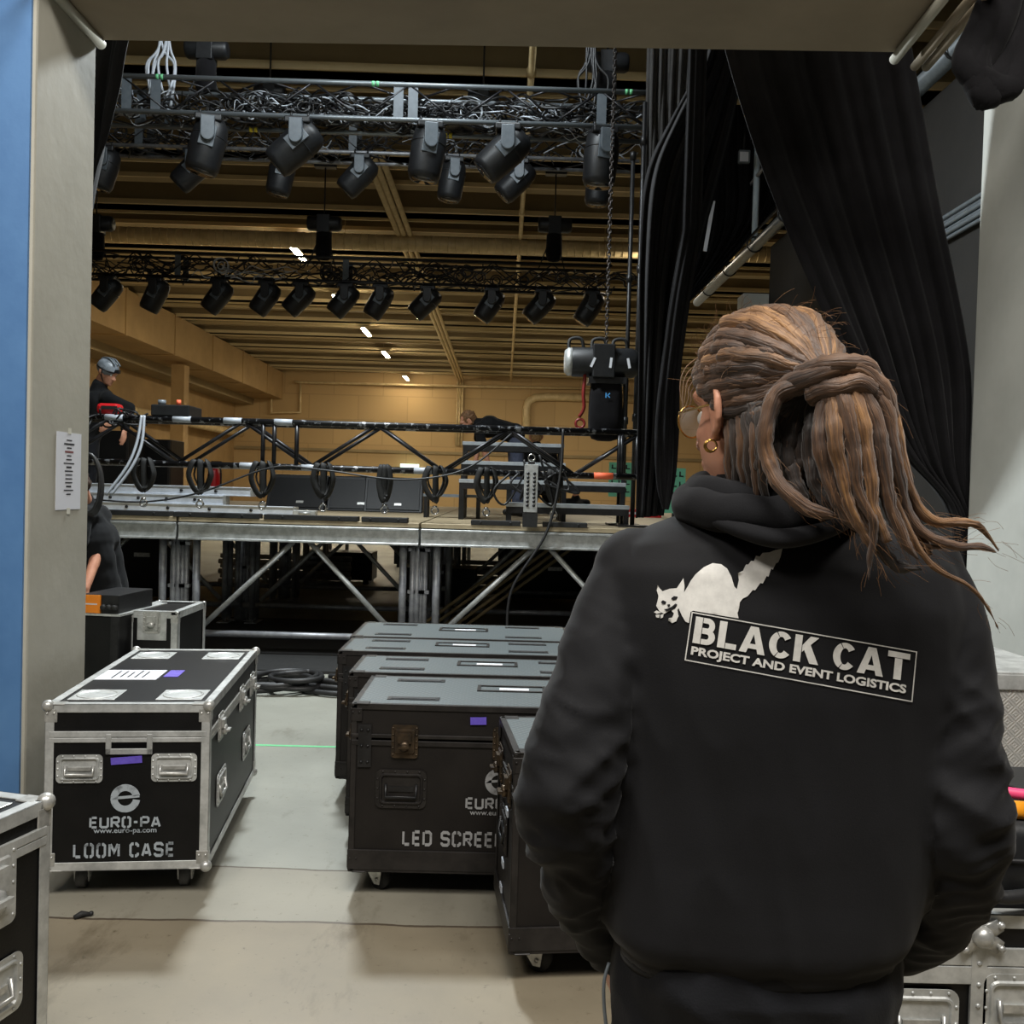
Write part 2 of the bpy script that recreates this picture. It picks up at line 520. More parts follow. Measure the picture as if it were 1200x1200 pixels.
M['palecable'] = mat('pale grey cable', rgb(176, 182, 190), 0.45)
M['skin'] = mat('skin', rgb(206, 150, 122), 0.55, 0, rgb(190, 132, 106), 14, bump=0.05, bscale=120)
M['ear'] = M['skin']
M['jacket'] = mat('black cotton jacket', rgb(12, 12, 15), 0.8, 0, rgb(18, 18, 21), 5, sheen=0.06, spec=0.3, bump=0.06, bscale=520)
M['hood'] = mat('black jersey hood', rgb(14, 14, 17), 0.9, 0, rgb(21, 21, 24), 8, sheen=0.06, spec=0.3, bump=0.1, bscale=500)
M['pants'] = mat('black work trousers', rgb(13, 14, 18), 0.85, 0, rgb(19, 20, 25), 6, sheen=0.05, spec=0.3, bump=0.1, bscale=300)
M['shirt'] = mat('black t-shirt', rgb(13, 14, 16), 0.9, 0, rgb(19, 20, 22), 8, spec=0.25, sheen=0.04)
M['jeans'] = mat('blue grey jeans', rgb(74, 80, 100), 0.85, 0, rgb(58, 64, 82), 20)
M['shoe'] = mat('black shoe leather', rgb(22, 22, 22), 0.5)
M['orangeglow'] = mat('hi-vis orange', rgb(236, 108, 70), 0.6)
M['hairdark'] = mat('dark brown hair', rgb(62, 42, 28), 0.7, 0, rgb(40, 27, 18), 30)
M['helmet'] = mat('grey climbing helmet', rgb(150, 158, 166), 0.3, 0, rgb(96, 102, 108), 12)
M['gold'] = mat('gold earring', rgb(212, 170, 96), 0.25, 1.0)
M['case_tread'] = None

# hair fibres: streaks along the strand's own length
def hairmat(name, c0, c1, c2):
    m = bpy.data.materials.new(name); m.use_nodes = True
    n = m.node_tree.nodes; L = m.node_tree.links; p = n['Principled BSDF']
    tc = n.new('ShaderNodeTexCoord'); mp = n.new('ShaderNodeMapping'); mp.inputs['Scale'].default_value = (16, 22, 1)
    L.new(tc.outputs['UV'], mp.inputs[0])
    t = n.new('ShaderNodeTexNoise'); t.inputs['Scale'].default_value = 1.0; t.inputs['Detail'].default_value = 5; t.inputs['Distortion'].default_value = 0.6
    L.new(mp.outputs[0], t.inputs['Vector'])
    t2 = n.new('ShaderNodeTexNoise'); t2.inputs['Scale'].default_value = 9; L.new(tc.outputs['Object'], t2.inputs['Vector'])
    ad = n.new('ShaderNodeMath'); ad.operation = 'MULTIPLY_ADD'; ad.inputs[1].default_value = 0.55
    L.new(t.outputs['Fac'], ad.inputs[0])
    mu = n.new('ShaderNodeMath'); mu.operation = 'MULTIPLY'; mu.inputs[1].default_value = 0.45; L.new(t2.outputs['Fac'], mu.inputs[0]); L.new(mu.outputs[0], ad.inputs[2])
    r = n.new('ShaderNodeValToRGB'); e = r.color_ramp.elements
    e[0].position = 0.36; e[0].color = c0; e[1].position = 0.66; e[1].color = c2
    k = r.color_ramp.elements.new(0.5); k.color = c1
    L.new(ad.outputs[0], r.inputs[0]); L.new(r.outputs[0], p.inputs['Base Color'])
    b = n.new('ShaderNodeBump'); b.inputs['Strength'].default_value = 0.9; b.inputs['Distance'].default_value = 0.004
    L.new(t.outputs['Fac'], b.inputs['Height']); L.new(b.outputs[0], p.inputs['Normal'])
    p.inputs['Roughness'].default_value = 0.55; p.inputs['Sheen Weight'].default_value = 0.2
    return m
M['dread'] = hairmat('brown dreadlock hair', rgb(40, 27, 19), rgb(76, 52, 34), rgb(116, 82, 52))
M['dread_gold_lit'] = hairmat('golden lit dreadlock hair', rgb(62, 42, 25), rgb(108, 75, 44), rgb(166, 122, 72))  # golden tips, plus light on crown and tail put into the colour
M['dread_shaded'] = hairmat('shaded dreadlock hair', rgb(22, 16, 13), rgb(38, 27, 20), rgb(60, 43, 31))  # darker copy paints the shade at the nape and between locks
M['stray'] = mat('fine stray hair', rgb(120, 86, 55), 0.5)

# anti-slip dimple pattern and tread plate
def dotted(m, scale, c0, c1, rough=0.45, metal=0.1, bumpd=0.004, rot=True):
    n = m.node_tree.nodes; L = m.node_tree.links; p = n['Principled BSDF']
    tc = n.new('ShaderNodeTexCoord'); mp = n.new('ShaderNodeMapping'); mp.inputs['Scale'].default_value = (scale, scale, scale)
    mp.inputs['Rotation'].default_value = (0, 0, radians(45) if rot else 0)
    L.new(tc.outputs['Object'], mp.inputs[0])
    v = n.new('ShaderNodeTexVoronoi'); v.inputs['Randomness'].default_value = 0.0; v.inputs['Scale'].default_value = 1.0
    L.new(mp.outputs[0], v.inputs['Vector'])
    r = n.new('ShaderNodeValToRGB'); r.color_ramp.elements[0].position = 0.25; r.color_ramp.elements[1].position = 0.42
    r.color_ramp.elements[0].color = c0; r.color_ramp.elements[1].color = c1
    L.new(v.outputs['Distance'], r.inputs[0]); L.new(r.outputs[0], p.inputs['Base Color'])
    b = n.new('ShaderNodeBump'); b.inputs['Strength'].default_value = 0.6; b.inputs['Distance'].default_value = bumpd; b.invert = True
    L.new(v.outputs['Distance'], b.inputs['Height']); L.new(b.outputs[0], p.inputs['Normal'])
dotted(M['ledtop'], 52, rgb(140, 149, 150), rgb(82, 90, 92))

def tread():
    m = mat('aluminium tread plate', rgb(206, 204, 198), 0.42, 0.55)
    n = m.node_tree.nodes; L = m.node_tree.links; p = n['Principled BSDF']
    tc = n.new('ShaderNodeTexCoord')
    ws = []
    ck = n.new('ShaderNodeTexChecker'); ck.inputs['Scale'].default_value = 40
    L.new(tc.outputs['Object'], ck.inputs['Vector'])
    for a in (45, -45):
        mp = n.new('ShaderNodeMapping'); mp.inputs['Rotation'].default_value = (radians(0), radians(a), 0); L.new(tc.outputs['Object'], mp.inputs[0])
        w = n.new('ShaderNodeTexWave'); w.inputs['Scale'].default_value = 34; w.bands_direction = 'X'; L.new(mp.outputs[0], w.inputs['Vector']); ws.append(w)
    mx = n.new('ShaderNodeMix'); L.new(ck.outputs['Fac'], mx.inputs[0]); L.new(ws[0].outputs['Fac'], mx.inputs[2]); L.new(ws[1].outputs['Fac'], mx.inputs[3])
    b = n.new('ShaderNodeBump'); b.inputs['Strength'].default_value = 0.45; b.inputs['Distance'].default_value = 0.003
    L.new(mx.outputs[0], b.inputs['Height']); L.new(b.outputs[0], p.inputs['Normal'])
    return m
M['tread'] = tread()
M['palealu'] = mat('pale anodised aluminium', rgb(214, 220, 228), 0.42, 0.2, rgb(190, 196, 204), 8)
M['treadgrey'] = mat('pale grey tread', rgb(160, 165, 168), 0.5, 0, rgb(142, 147, 150), 12)

# concrete floor with slab joints
def floormat():
    m = mat('worn concrete floor', rgb(150, 146, 132), 0.5, 0)
    n = m.node_tree.nodes; L = m.node_tree.links; p = n['Principled BSDF']
    tc = n.new('ShaderNodeTexCoord')
    def noisen(s, d=6, rg=0.6, st=None):
        src = tc.outputs['Object']
        if st:
            mp = n.new('ShaderNodeMapping'); mp.inputs['Scale'].default_value = st; L.new(src, mp.inputs[0]); src = mp.outputs[0]
        t = n.new('ShaderNodeTexNoise'); t.inputs['Scale'].default_value = s; t.inputs['Detail'].default_value = d; t.inputs['Roughness'].default_value = rg
        L.new(src, t.inputs['Vector']); return t
    def ramp(src, a, b, ca, cb):
        r = n.new('ShaderNodeValToRGB'); r.color_ramp.elements[0].position = a; r.color_ramp.elements[1].position = b
        r.color_ramp.elements[0].color = ca; r.color_ramp.elements[1].color = cb; L.new(src, r.inputs[0]); return r
    def mixc(fac, a, b, mode='MIX'):
        x = n.new('ShaderNodeMix'); x.data_type = 'RGBA'; x.blend_type = mode
        if isinstance(fac, float): x.inputs[0].default_value = fac
        else: L.new(fac, x.inputs[0])
        for s, k in ((a, 6), (b, 7)):
            if isinstance(s, tuple): x.inputs[k].default_value = s
            else: L.new(s, x.inputs[k])
        return x.outputs[2]
    sep = n.new('ShaderNodeSeparateXYZ'); L.new(tc.outputs['Object'], sep.inputs[0])
    wob = noisen(2.2, 5)
    yy = n.new('ShaderNodeMath'); yy.operation = 'MULTIPLY_ADD'; yy.inputs[1].default_value = 0.05; L.new(wob.outputs['Fac'], yy.inputs[0]); L.new(sep.outputs['Y'], yy.inputs[2])
    base = ramp(noisen(1.1, 8).outputs['Fac'], 0.3, 0.72, rgb(110, 101, 84), rgb(138, 128, 108))
    base2 = ramp(noisen(0.8, 8).outputs['Fac'], 0.3, 0.72, rgb(124, 124, 115), rgb(150, 150, 140))
    slab = n.new('ShaderNodeMath'); slab.operation = 'GREATER_THAN'; slab.inputs[1].default_value = JOINT2 + 0.025; L.new(yy.outputs[0], slab.inputs[0])
    slab2 = n.new('ShaderNodeMath'); slab2.operation = 'GREATER_THAN'; slab2.inputs[1].default_value = JOINT1 + 0.025; L.new(yy.outputs[0], slab2.inputs[0])
    half = n.new('ShaderNodeMath'); half.operation = 'MULTIPLY_ADD'; half.inputs[1].default_value = 0.5; L.new(slab.outputs[0], half.inputs[0])
    h2 = n.new('ShaderNodeMath'); h2.operation = 'MULTIPLY'; h2.inputs[1].default_value = 0.5; L.new(slab2.outputs[0], h2.inputs[0]); L.new(h2.outputs[0], half.inputs[2])
    col = mixc(half.outputs[0], base.outputs[0], base2.outputs[0])
    # tyre scuffs and dirt
    sc = ramp(noisen(3.2, 9, 0.7, (1, 0.35, 1)).outputs['Fac'], 0.56, 0.72, (1, 1, 1, 1), rgb(186, 180, 168))
    col = mixc(1.0, col, sc.outputs[0], 'MULTIPLY')
    sc2 = ramp(noisen(26, 6, 0.75).outputs['Fac'], 0.60, 0.72, (1, 1, 1, 1), rgb(176, 168, 152))
    col = mixc(1.0, col, sc2.outputs[0], 'MULTIPLY')
    for jy, wdt in ((JOINT1, 0.006), (JOINT2, 0.007), (JOINT1 + 3.4, 0.01)):
        c = n.new('ShaderNodeMath'); c.operation = 'COMPARE'; c.inputs[1].default_value = jy + 0.025; c.inputs[2].default_value = wdt; L.new(yy.outputs[0], c.inputs[0])
        col = mixc(c.outputs[0], col, rgb(78, 68, 56))
    L.new(col, p.inputs['Base Color'])
    rr = n.new('ShaderNodeMapRange'); rr.inputs[3].default_value = 0.38; rr.inputs[4].default_value = 0.68; L.new(wob.outputs['Fac'], rr.inputs[0]); L.new(rr.outputs[0], p.inputs['Roughness'])
    b = n.new('ShaderNodeBump'); b.inputs['Strength'].default_value = 0.12; b.inputs['Distance'].default_value = 0.004
    L.new(noisen(50, 4).outputs['Fac'], b.inputs['Height']); L.new(b.outputs[0], p.inputs['Normal'])
    return m
JOINT1 = atz(330, 1018, 0).y; JOINT2 = atz(330, 1081, 0).y
M['floor'] = floormat()

def brickmat():
    m = mat('painted block wall', rgb(196, 164, 112), 0.8)
    n = m.node_tree.nodes; L = m.node_tree.links; p = n['Principled BSDF']
    tc = n.new('ShaderNodeTexCoord'); mp = n.new('ShaderNodeMapping'); mp.inputs['Rotation'].default_value = (radians(90), 0, 0)
    L.new(tc.outputs['Object'], mp.inputs[0])
    b = n.new('ShaderNodeTexBrick'); b.inputs['Scale'].default_value = 1.0; b.inputs['Brick Width'].default_value = 2.4; b.inputs['Row Height'].default_value = 1.2
    b.inputs['Mortar Size'].default_value = 0.025
    b.inputs['Color1'].default_value = rgb(190, 160, 112); b.inputs['Color2'].default_value = rgb(183, 154, 108); b.inputs['Mortar'].default_value = rgb(172, 144, 100)
    L.new(mp.outputs[0], b.inputs['Vector']); L.new(b.outputs['Color'], p.inputs['Base Color'])
    return m
M['farwall'] = brickmat()

# ------------------------------------------------------------------ structure
CEIL = 7.0            # underside of the roof beams
DF = 46.0             # far wall
YN, YF = 3.70, 4.23   # thickness of the gate wall
XJ = at(35, 520, YN).x
LZ = at(580, 62, YF).z

b = MB(); b.box((-2, 20, -0.1), (40, 64, 0.2)); struct(b.build('floor', M['floor']))
b = MB(); b.box((XJ - 1.5, (YN + YF) / 2, 4.0), (3.0, YF - YN, 8.0)); struct(b.build('wall_left', M['concrete_grey'], bevel=0.012))
b = MB(); b.box((XJ - 0.18 - 0.0, YN - 0.006, 4.0), (0.33, 0.012, 8.0))
bl = struct(b.build('trim_1', M['blue']))
bl2 = MB()
for py in (20, 190, 357, 522, 683, 845):
    q = at(4, py, YN - 0.012); bl2.ball((XJ - 0.315, YN - 0.012, q.z), (0.009, 0.006, 0.009), 10, 6)
struct(bl2.build('trim_2', M['steel']))
# lintel over the gate, turned a little
pl, pr = at(100, 61, YF), at(1052, 70, 4.10)
xr = pr.x
b = MB()
yl, yr = YF, 4.10
vs = []
for z in (LZ, 8.0):
    vs += [(XJ - 0.0, yl - 0.53, z), (xr, yr - 0.53, z), (xr, yr, z), (XJ - 0.0, yl, z)]
b.add(vs, [(3, 2, 1, 0), (4, 5, 6, 7), (0, 1, 5, 4), (1, 2, 6, 5), (2, 3, 7, 6), (3, 0, 4, 7)])
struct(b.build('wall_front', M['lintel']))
# pipes in the corners under the lintel
b = MB(); b.cyl((XJ + 0.02, YF - 0.0, LZ - 0.02), (XJ + 0.02, 2.6, LZ - 0.02), 0.022); struct(b.build('trim_3', M['concrete_grey']))
# right pillar
xp = at(1141, 400, 4.65).x
b = MB(); b.box((xp + 0.75, 4.35, 4.0), (1.5, 0.6, 8.0)); struct(b.build('wall_right', M['pillar_grey'], bevel=0.02))
b = MB(); b.box((xp + 1.2, 3.95, 4.0), (1.9, 0.25, 8.0)); struct(b.build('trim_4', M['pillar_grey'], bevel=0.01))
# dark wall behind the right pillar running to the hall
XW = 3.62
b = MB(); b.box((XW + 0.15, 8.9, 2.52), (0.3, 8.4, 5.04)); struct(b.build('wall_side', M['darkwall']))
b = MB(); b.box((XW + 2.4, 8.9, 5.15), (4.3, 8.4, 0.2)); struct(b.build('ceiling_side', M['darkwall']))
b = MB(); b.box((at(882, 400, 13.25).x, 13.3, 2.2), (0.36, 0.35, 4.4)); struct(b.build('trim_5', M['pillar_grey'], bevel=0.01))
# outer shell of the hall
b = MB(); b.box((0, DF + 0.2, 4), (44, 0.4, 9)); struct(b.build('wall_back', M['farwall']))
b = MB(); b.box((-13.4, 24, 4), (0.4, 46, 9)); struct(b.build('wall_hall', M['tan']))
b = MB(); b.box((12.2, 30, 4), (0.4, 34, 9)); struct(b.build('wall_far_side', M['tan']))
b = MB(); b.box((-1, 25, 8.2), (26, 44, 0.2)); struct(b.build('ceiling', M['roofdeck']))
# roof beams with flanges and a pair of ribs between
k = 6
y = 6.2
while y < DF:
    b = MB(); b.box((-1, y + 0.3, CEIL + 0.55), (24, 0.5, 1.1)); b.box((-1, y + 0.3, CEIL + 0.04), (24, 0.62, 0.08)); b.box((-1, y - .02, CEIL + .01), (24, .04, .1), mi=1); b.box((-1, y + .62, CEIL + .01), (24, .04, .1), mi=1)
    struct(b.build('trim_%d' % k, [M['tanbeam'], M['lit_edge']])); k += 1
    b = MB(); b.box((-1, y + 1.85, CEIL + 0.5), (24, 0.28, 0.9)); b.box((-1, y + 1.85, CEIL + 0.1), (24, 0.36, 0.06)); b.box((-1, y + 1.66, CEIL + .08), (24, .04, .08), mi=1)
    struct(b.build('trim_%d' % k, [M['tanbeam'], M['lit_edge']])); k += 1
    y += 3.1
# big rectangular duct down the left wall
b = MB(); b.box((-12.2, 27, CEIL - 0.65), (2.6, 38, 1.3))
for yy in (15, 19, 23, 27, 31, 35, 39, 43):
    b.box((-12.2, yy, CEIL - 0.65), (2.66, 0.12, 1.36))
struct(b.build('trim_%d' % k, M['tan'])); k += 1
b = MB(); b.box((-12.9, 27, CEIL - 1.45), (1.2, 38, 0.3)); struct(b.build('trim_%d' % k, M['tanbeam'])); k += 1
b = MB(); b.box((-11.4, 33, 2.8), (0.45, 0.5, 5.6)); struct(b.build('trim_%d' % k, M['tan'])); k += 1
# ledge on the far wall
b = MB(); b.box((0, DF - 0.06, 3.3), (44, 0.12, 0.14)); struct(b.build('trim_%d' % k, M['tanbeam'])); k += 1

# ceiling services
t = thing('spiral_duct', 'pale ribbed round duct crossing under the roof beams', 'duct', (0, 20.0, 6.72))
b = MB(); b.cyl((-12, 0, 0), (8, 0, 0), 0.165, n=20)
for i in range(118):
    b.torus((-11.9 + i * 0.168, 0, 0), 0.168, 0.012, 16, 4, ax=(1, 0, 0))
b.build('duct_body', M['duct'], t)
for x in (-9, -3.5, 2.0):
    b = MB(); b.cyl((x, 0, 0.15), (x, 0, 0.5), 0.01); b.torus((x, 0, 0), 0.18, 0.012, 18, 4, ax=(1, 0, 0)); b.build('hanger', M['duct'], t)
# bundle of three conduit pipes and one single pipe
ZP = CEIL - 0.12
t = thing('conduit_bundle', 'three parallel tan conduit pipes under the roof running to the far wall', 'pipe', (0, 0, ZP))
for px in (438, 446, 455):
    q = atz(px, 205, ZP); b = MB(); b.cyl((q.x, 15.3, 0), (q.x, DF - 0.15, 0), 0.055, n=10); b.cyl((q.x, DF - 0.15, 0), (q.x, DF - 0.15, -3.2), 0.055, n=10)
    b.build('pipe', M['duct'], t)
q = atz(615, 200, ZP)
b = MB(); b.cyl((q.x, 8, ZP), (q.x, DF - 0.1, ZP), 0.045, n=10)
for yy in range(9, 45, 3):
    b.cyl((q.x, yy, ZP), (q.x, yy + 0.12, ZP), 0.065, n=10)
tag(b.build('conduit_pipe', M['duct']), 'single thin tan conduit pipe under the roof right of the triple pipes', 'pipe')
b = MB(); b.tube(spline([(-12.6, 12, 3.9), (-12.6, 20, 3.9), (-12.6, 30, 3.9), (-12.6, 45, 3.9)], 12), 0.16, 10)
tag(b.build('wall_pipe', M['duct']), 'thick tan pipe along the left hall wall under the big duct', 'pipe')
q0, q1 = at(617, 520, DF - 0.21), at(625, 466, DF - 0.21)
b = MB(); b.tube([q0, at(617, 480, DF - 0.21), at(619, 471, DF - 0.21), at(627, 466, DF - 0.21), at(640, 465, DF - 0.21), at(760, 468, DF - 0.21)], 0.2, 12)
tag(b.build('elbow_pipe', M['duct']), 'fat tan pipe with an elbow on the far wall', 'pipe')
b = MB(); b.tube([at(345, 447, DF - 0.3), at(352, 448, DF - 0.3), at(560, 453, DF - 0.3), at(735, 456, DF - 0.3)], 0.06, 8); b.tube([at(352, 448, DF - 0.3), at(352, 483, DF - 0.3), at(318, 484, DF - 0.3), at(318, 420, DF - 0.3)], 0.06, 8)
tag(b.build('thin_wall_pipe', M['duct']), 'thin tan pipe looping along the top of the far wall', 'pipe')
# fluorescent battens in a row
M['tube'] = mat('lit tube', (1, 1, 1, 1), 0.4, emit=(1.0, 0.86, 0.62, 1), estr=95)
M['batten'] = mat('batten housing', rgb(170, 160, 130), 0.5)
lp = [(21, 'nearest the gate, above the rear lighting truss'), (26.4, 'second from the front, seen just below the rear truss'), (31.6, 'third from the front, in the middle of the row'),
      (36.8, 'fourth from the front'), (44.5, 'last and smallest, by the far wall')]
X0 = at(347, 295, 21).x; ZL = at(347, 295, 21).z
for i, (yy, w) in enumerate(lp):
    t = thing('batten_light', 'lit fluorescent ceiling batten, ' + w, 'ceiling light', (X0, yy, ZL), 0, 'ceiling battens in a row')
    b = MB(); b.box((0, 0, 0.05), (0.16, 1.5, 0.06)); b.build('housing', M['batten'], t)
    b = MB(); b.cyl((-0.03, -0.72, 0), (-0.03, 0.72, 0), 0.03, n=8); b.cyl((0.05, -0.72, 0), (0.05, 0.72, 0), 0.03, n=8); b.build('light_tube', M['tube'], t)
    b = MB(); b.cyl((0, -0.6, 0.08), (0, -0.6, 8.11 - ZL), 0.006, n=6); b.cyl((0, 0.6, 0.08), (0, 0.6, 8.11 - ZL), 0.006, n=6); b.build('hanger', M['batten'], t)
# ------------------------------------------------------------------ drapes (hang from the hall steel, real folds)
def drape(name, label, left, right, Yfun, folds, amp, m, nu=60, nv=40, th=0.006, group=None):
    """left/right edges as pixel polylines at the drape's own distance"""
    b = MB(); vs = []
    Ls = spline([at(x, y, Yfun) for x, y in left], nv); Rs = spline([at(x, y, Yfun) for x, y in right], nv)
    Ls.insert(0, V((Ls[0].x, Ls[0].y, 8.11))); Rs.insert(0, V((Rs[0].x, Rs[0].y, 8.11))); nv += 1
    for j in range(nv):
        for i in range(nu):
            s = i / (nu - 1); p = Ls[j].lerp(Rs[j], s)
            wd = (Rs[j] - Ls[j]).length
            ph = s * folds * 2 * pi
            a = amp * min(1.0, 0.35 + j / nv)
            d = a * (sin(ph + 0.7 * sin(j * 0.13)) + 0.5 * sin(2.3 * ph + 1.3 + j * 0.05)) + 0.03 * noise.noise(V((s * 3, j * 0.12, len(name))))
            vs.append(p + V((0.25 * d * min(1, wd), d, 0)))
    fs = [(j * nu + i, j * nu + i + 1, (j + 1) * nu + i + 1, (j + 1) * nu + i) for j in range(nv - 1) for i in range(nu - 1)]
    b.add(vs, fs, 0, True)
    o = b.build(name, m)
    s = o.modifiers.new('thick', 'SOLIDIFY'); s.thickness = th
    return tag(o, label, 'drape', group)


drape('stage_drape', 'big black molton drape swept diagonally down to the right pillar',
      [(848, 20), (852, 66), (900, 215), (975, 385), (1050, 520), (1112, 600), (1120, 720), (1118, 900)],
      [(1062, 20), (1072, 80), (1100, 240), (1136, 430), (1134, 560), (1140, 620), (1148, 720), (1150, 900)], 4.75, 5, 0.035, M['drape'], 90)
drape('stage_drape', 'tall narrow black drape hanging beside the chain hoist',
      [(830, 20), (822, 70), (785, 140), (757, 205), (750, 300), (749, 420), (747, 520), (745, 607)],
      [(876, 20), (872, 70), (860, 140), (842, 215), (818, 300), (800, 380), (792, 480), (776, 604)], 6.6, 4, 0.05, M['drape'], 80)
drape('stage_drape', 'lower black drape tail ending in a rounded point beside the hoist drape',
      [(800, 270), (784, 360), (772, 460), (768, 520), (770, 570), (777, 597)],
      [(822, 270), (806, 370), (797, 440), (796, 500), (792, 560), (783, 597)], 6.3, 1.5, 0.03, M['drape'], 30)
drape('backdrop_drape', 'dark grey pleated drape behind the right end of the front truss',
      [(758, 20), (758, 70), (757, 130), (756, 190), (752, 330)],
      [(840, 20), (835, 70), (830, 130), (826, 190), (800, 330)], 9.6, 7, 0.06, M['drape2'], 90)
drape('backdrop_drape', 'black drape backing behind the balcony railing on the right',
      [(786, 20), (788, 80), (792, 180), (796, 300), (798, 352)],
      [(925, 20), (925, 80), (925, 150), (915, 236), (800, 362)], 13.9, 8, 0.06, M['drape'], 90)
drape('gate_drape', 'black drape hanging behind the left gate jamb at the top',
      [(60, 20), (60, 70), (60, 150), (60, 240), (60, 300)],
      [(152, 20), (145, 70), (132, 140), (119, 200), (104, 262)], 5.4, 4, 0.04, M['drape'], 50)
# bundled drape on top of the right pillar
b = MB()
for i in range(11):
    p = [at(1196 - i * 2, -60 - i * 2, 3.62), at(1176 - i * 3, 20 + 4 * sin(i), 3.58), at(1150 - i * 2 + 5 * cos(i * 2), 78, 3.56), at(1146 + 4 * i, 118 - 3 * abs(i - 4), 3.55), at(1182 + 3 * i, 62 - i * 4, 3.6), at(1225, -40, 3.65)]
    b.tube(spline(p, 24), [0.036 + 0.016 * sin(i + k * 0.4) for k in range(24)], 10)
tag(b.build('bundled_drape', M['drape']), 'rolled up black cloth bundle tied at the top of the right pillar', 'drape')

# corner conduits and the balcony on the right
b = MB(); p0, p1 = at(1048, 70, 4.10), at(1104, 0, 3.62)
b.cyl(p0, p1 + (p1 - p0) * 0.6, 0.022)
tag(b.build('corner_pipe', M['concrete_grey']), 'white round pipe running along the right end of the lintel', 'pipe')
b = MB(); p0, p1 = at(1072, 78, 4.15), at(1135, 2, 3.6)
b.cyl(p0, p1 + (p1 - p0) * 0.6, 0.02); d = V((0.05, 0, 0.0)); b.cyl(p0 + d, p1 + (p1 - p0) * 0.6 + d, 0.02)
tag(b.build('conduit_pair', M['lintel']), 'pair of grey conduits beside the white pipe under the lintel', 'pipe')

zt = at(925, 250, XW * F / 335).z
t = thing('cable_tray_pipe', 'grey pipe with bundled cables rising along the right wall below the railing', 'pipe', (XW - 0.12, 0, zt))
b = MB(); b.cyl((0, 6.0, 0), (0, 17.5, 0), 0.075, n=14); b.build('pipe', M['greyplastic'], t)
for k in range(5):
    b = MB(); b.tube([(0.07 * cos(k) - 0.02, 6.0 + i * 0.6, 0.10 + 0.03 * (k % 3) + 0.03 * noise.noise(V((i * 0.6, k, 0)))) for i in range(19)], 0.014, 6); b.build('cable', M['cable'], t)
for yy in (7.5, 9, 10.5, 12, 13.5, 15, 16.5):
    b = MB(); b.torus((0, yy, 0.03), 0.11, 0.012, 14, 5, ax=(0, 1, 0)); b.build('strap', M['cable'], t)
b = MB()
for k in range(6):
    b.tube([(XW - 0.04 - 0.02 * (k % 2), 5.4 + i * 0.4, 3.72 + 0.035 * k + 0.02 * noise.noise(V((i, k, 3)))) for i in range(9)], 0.018, 6)
tag(b.build('wall_cable_bundle', M['greyplastic']), 'bundle of grey cables along the dark wall by the right pillar', 'cable')
# railing
M['cool_lit'] = mat('cool-lit post colour', rgb(196, 212, 222), .5)  # cool light falling on the posts is put into this colour
t = thing('balcony_railing', 'tubular balcony railing with a pale blue post above the cable pipe', 'railing', (XW - 0.1, 0, 0))
for z in (zt + 1.03, zt + 1.69):
    b = MB(); b.cyl((0, 12.4, z), (0, 17, z), 0.024, n=10); b.build('rail', M['galv'], t)
for yy in (13.6, 16.2):
    b = MB(); b.cyl((0, yy, zt - .05), (0, yy, zt + 1.75), 0.045 if yy < 14 else 0.02, n=10); b.build('post', M['cool_lit'], t)
b = MB(); q = at(832, 236, 13.4); b.box((q.x - XW + 0.1 , q.y, q.z - 0.35), (0.05, 0.02, 0.72), rot=(0, radians(8), 0)); b.build('tape_end', M['white'], t)
q = at(872, 184, 13.4)
t = thing('flood_lamp', 'small square white flood lamp beside the pale railing post', 'lamp', q)
b = MB(); b.box((0, 0, 0), (0.16, 0.08, 0.18)); b.build('lamp_body', M['greyplastic'], t, bevel=0.01)
b = MB(); b.box((-0.01, -0.045, -0.01), (0.12, 0.012, 0.13)); b.build('lamp_glass', M['white'], t)
b = MB(); b.cyl((0, 0.03, 0.08), (0.02, 0.06, 0.55), 0.012); b.build('bracket', M['blackmetal'], t)

# ------------------------------------------------------------------ the stage
SY = 8.3; SZ = 1.24
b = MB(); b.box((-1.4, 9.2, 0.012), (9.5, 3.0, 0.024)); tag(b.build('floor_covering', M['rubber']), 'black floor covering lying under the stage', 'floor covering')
BX = [at(490, 700, SY).x - 2.14 * k for k in (-2, -1, 0, 1, 2, 3)]   # leg lines
t = None
RNG = random.Random(5)


def stage_platform(label):
    """2.07 m bay: origin at front left foot"""
    t = thing('stage_platform', label, 'stage platform', (0, 0, 0), 0, 'stage platforms on tube legs')
    w, d = 2.14, 2.07
    b = MB(); b.box((w / 2, d / 2, SZ - 0.02), (w - 0.02, d - 0.012, 0.04)); b.build('deck_panel', M['ply'], t, bevel=0.003, seg=1)
    b = MB()
    for y in (0.03, d - 0.03):
        b.box((w / 2, y, SZ - 0.125), (w - 0.02, 0.05, 0.15)); b.box((w / 2, y - 0.012, SZ - 0.06), (w - 0.02, 0.06, 0.02)); b.box((w / 2, y - 0.012, SZ - 0.19), (w - 0.02, 0.06, 0.02))
    for x in (0.035, w - 0.035):
        b.box((x, d / 2, SZ - 0.125), (0.05, d - 0.1, 0.15))
    b.build('frame', M['alu'], t, bevel=0.003, seg=1)
    for (x, y) in ((0.15, 0.09), (w - 0.15, 0.09), (0.15, d - 0.09), (w - 0.15, d - 0.09)):
        b = MB(); b.cyl((x, y, 0.07), (x, y, SZ - 0.18), 0.0335, n=12)
        b.cyl((x, y, 0.025), (x, y, 0.09), 0.02, n=8); b.box((x, y, 0.029), (0.13, 0.13, 0.01))
        b.build('leg', M['galv'], t)
    return t


def brace(p0, p1, r=0.024):
    b = MB(); b.cyl(p0, p1, r, n=10)
    return b


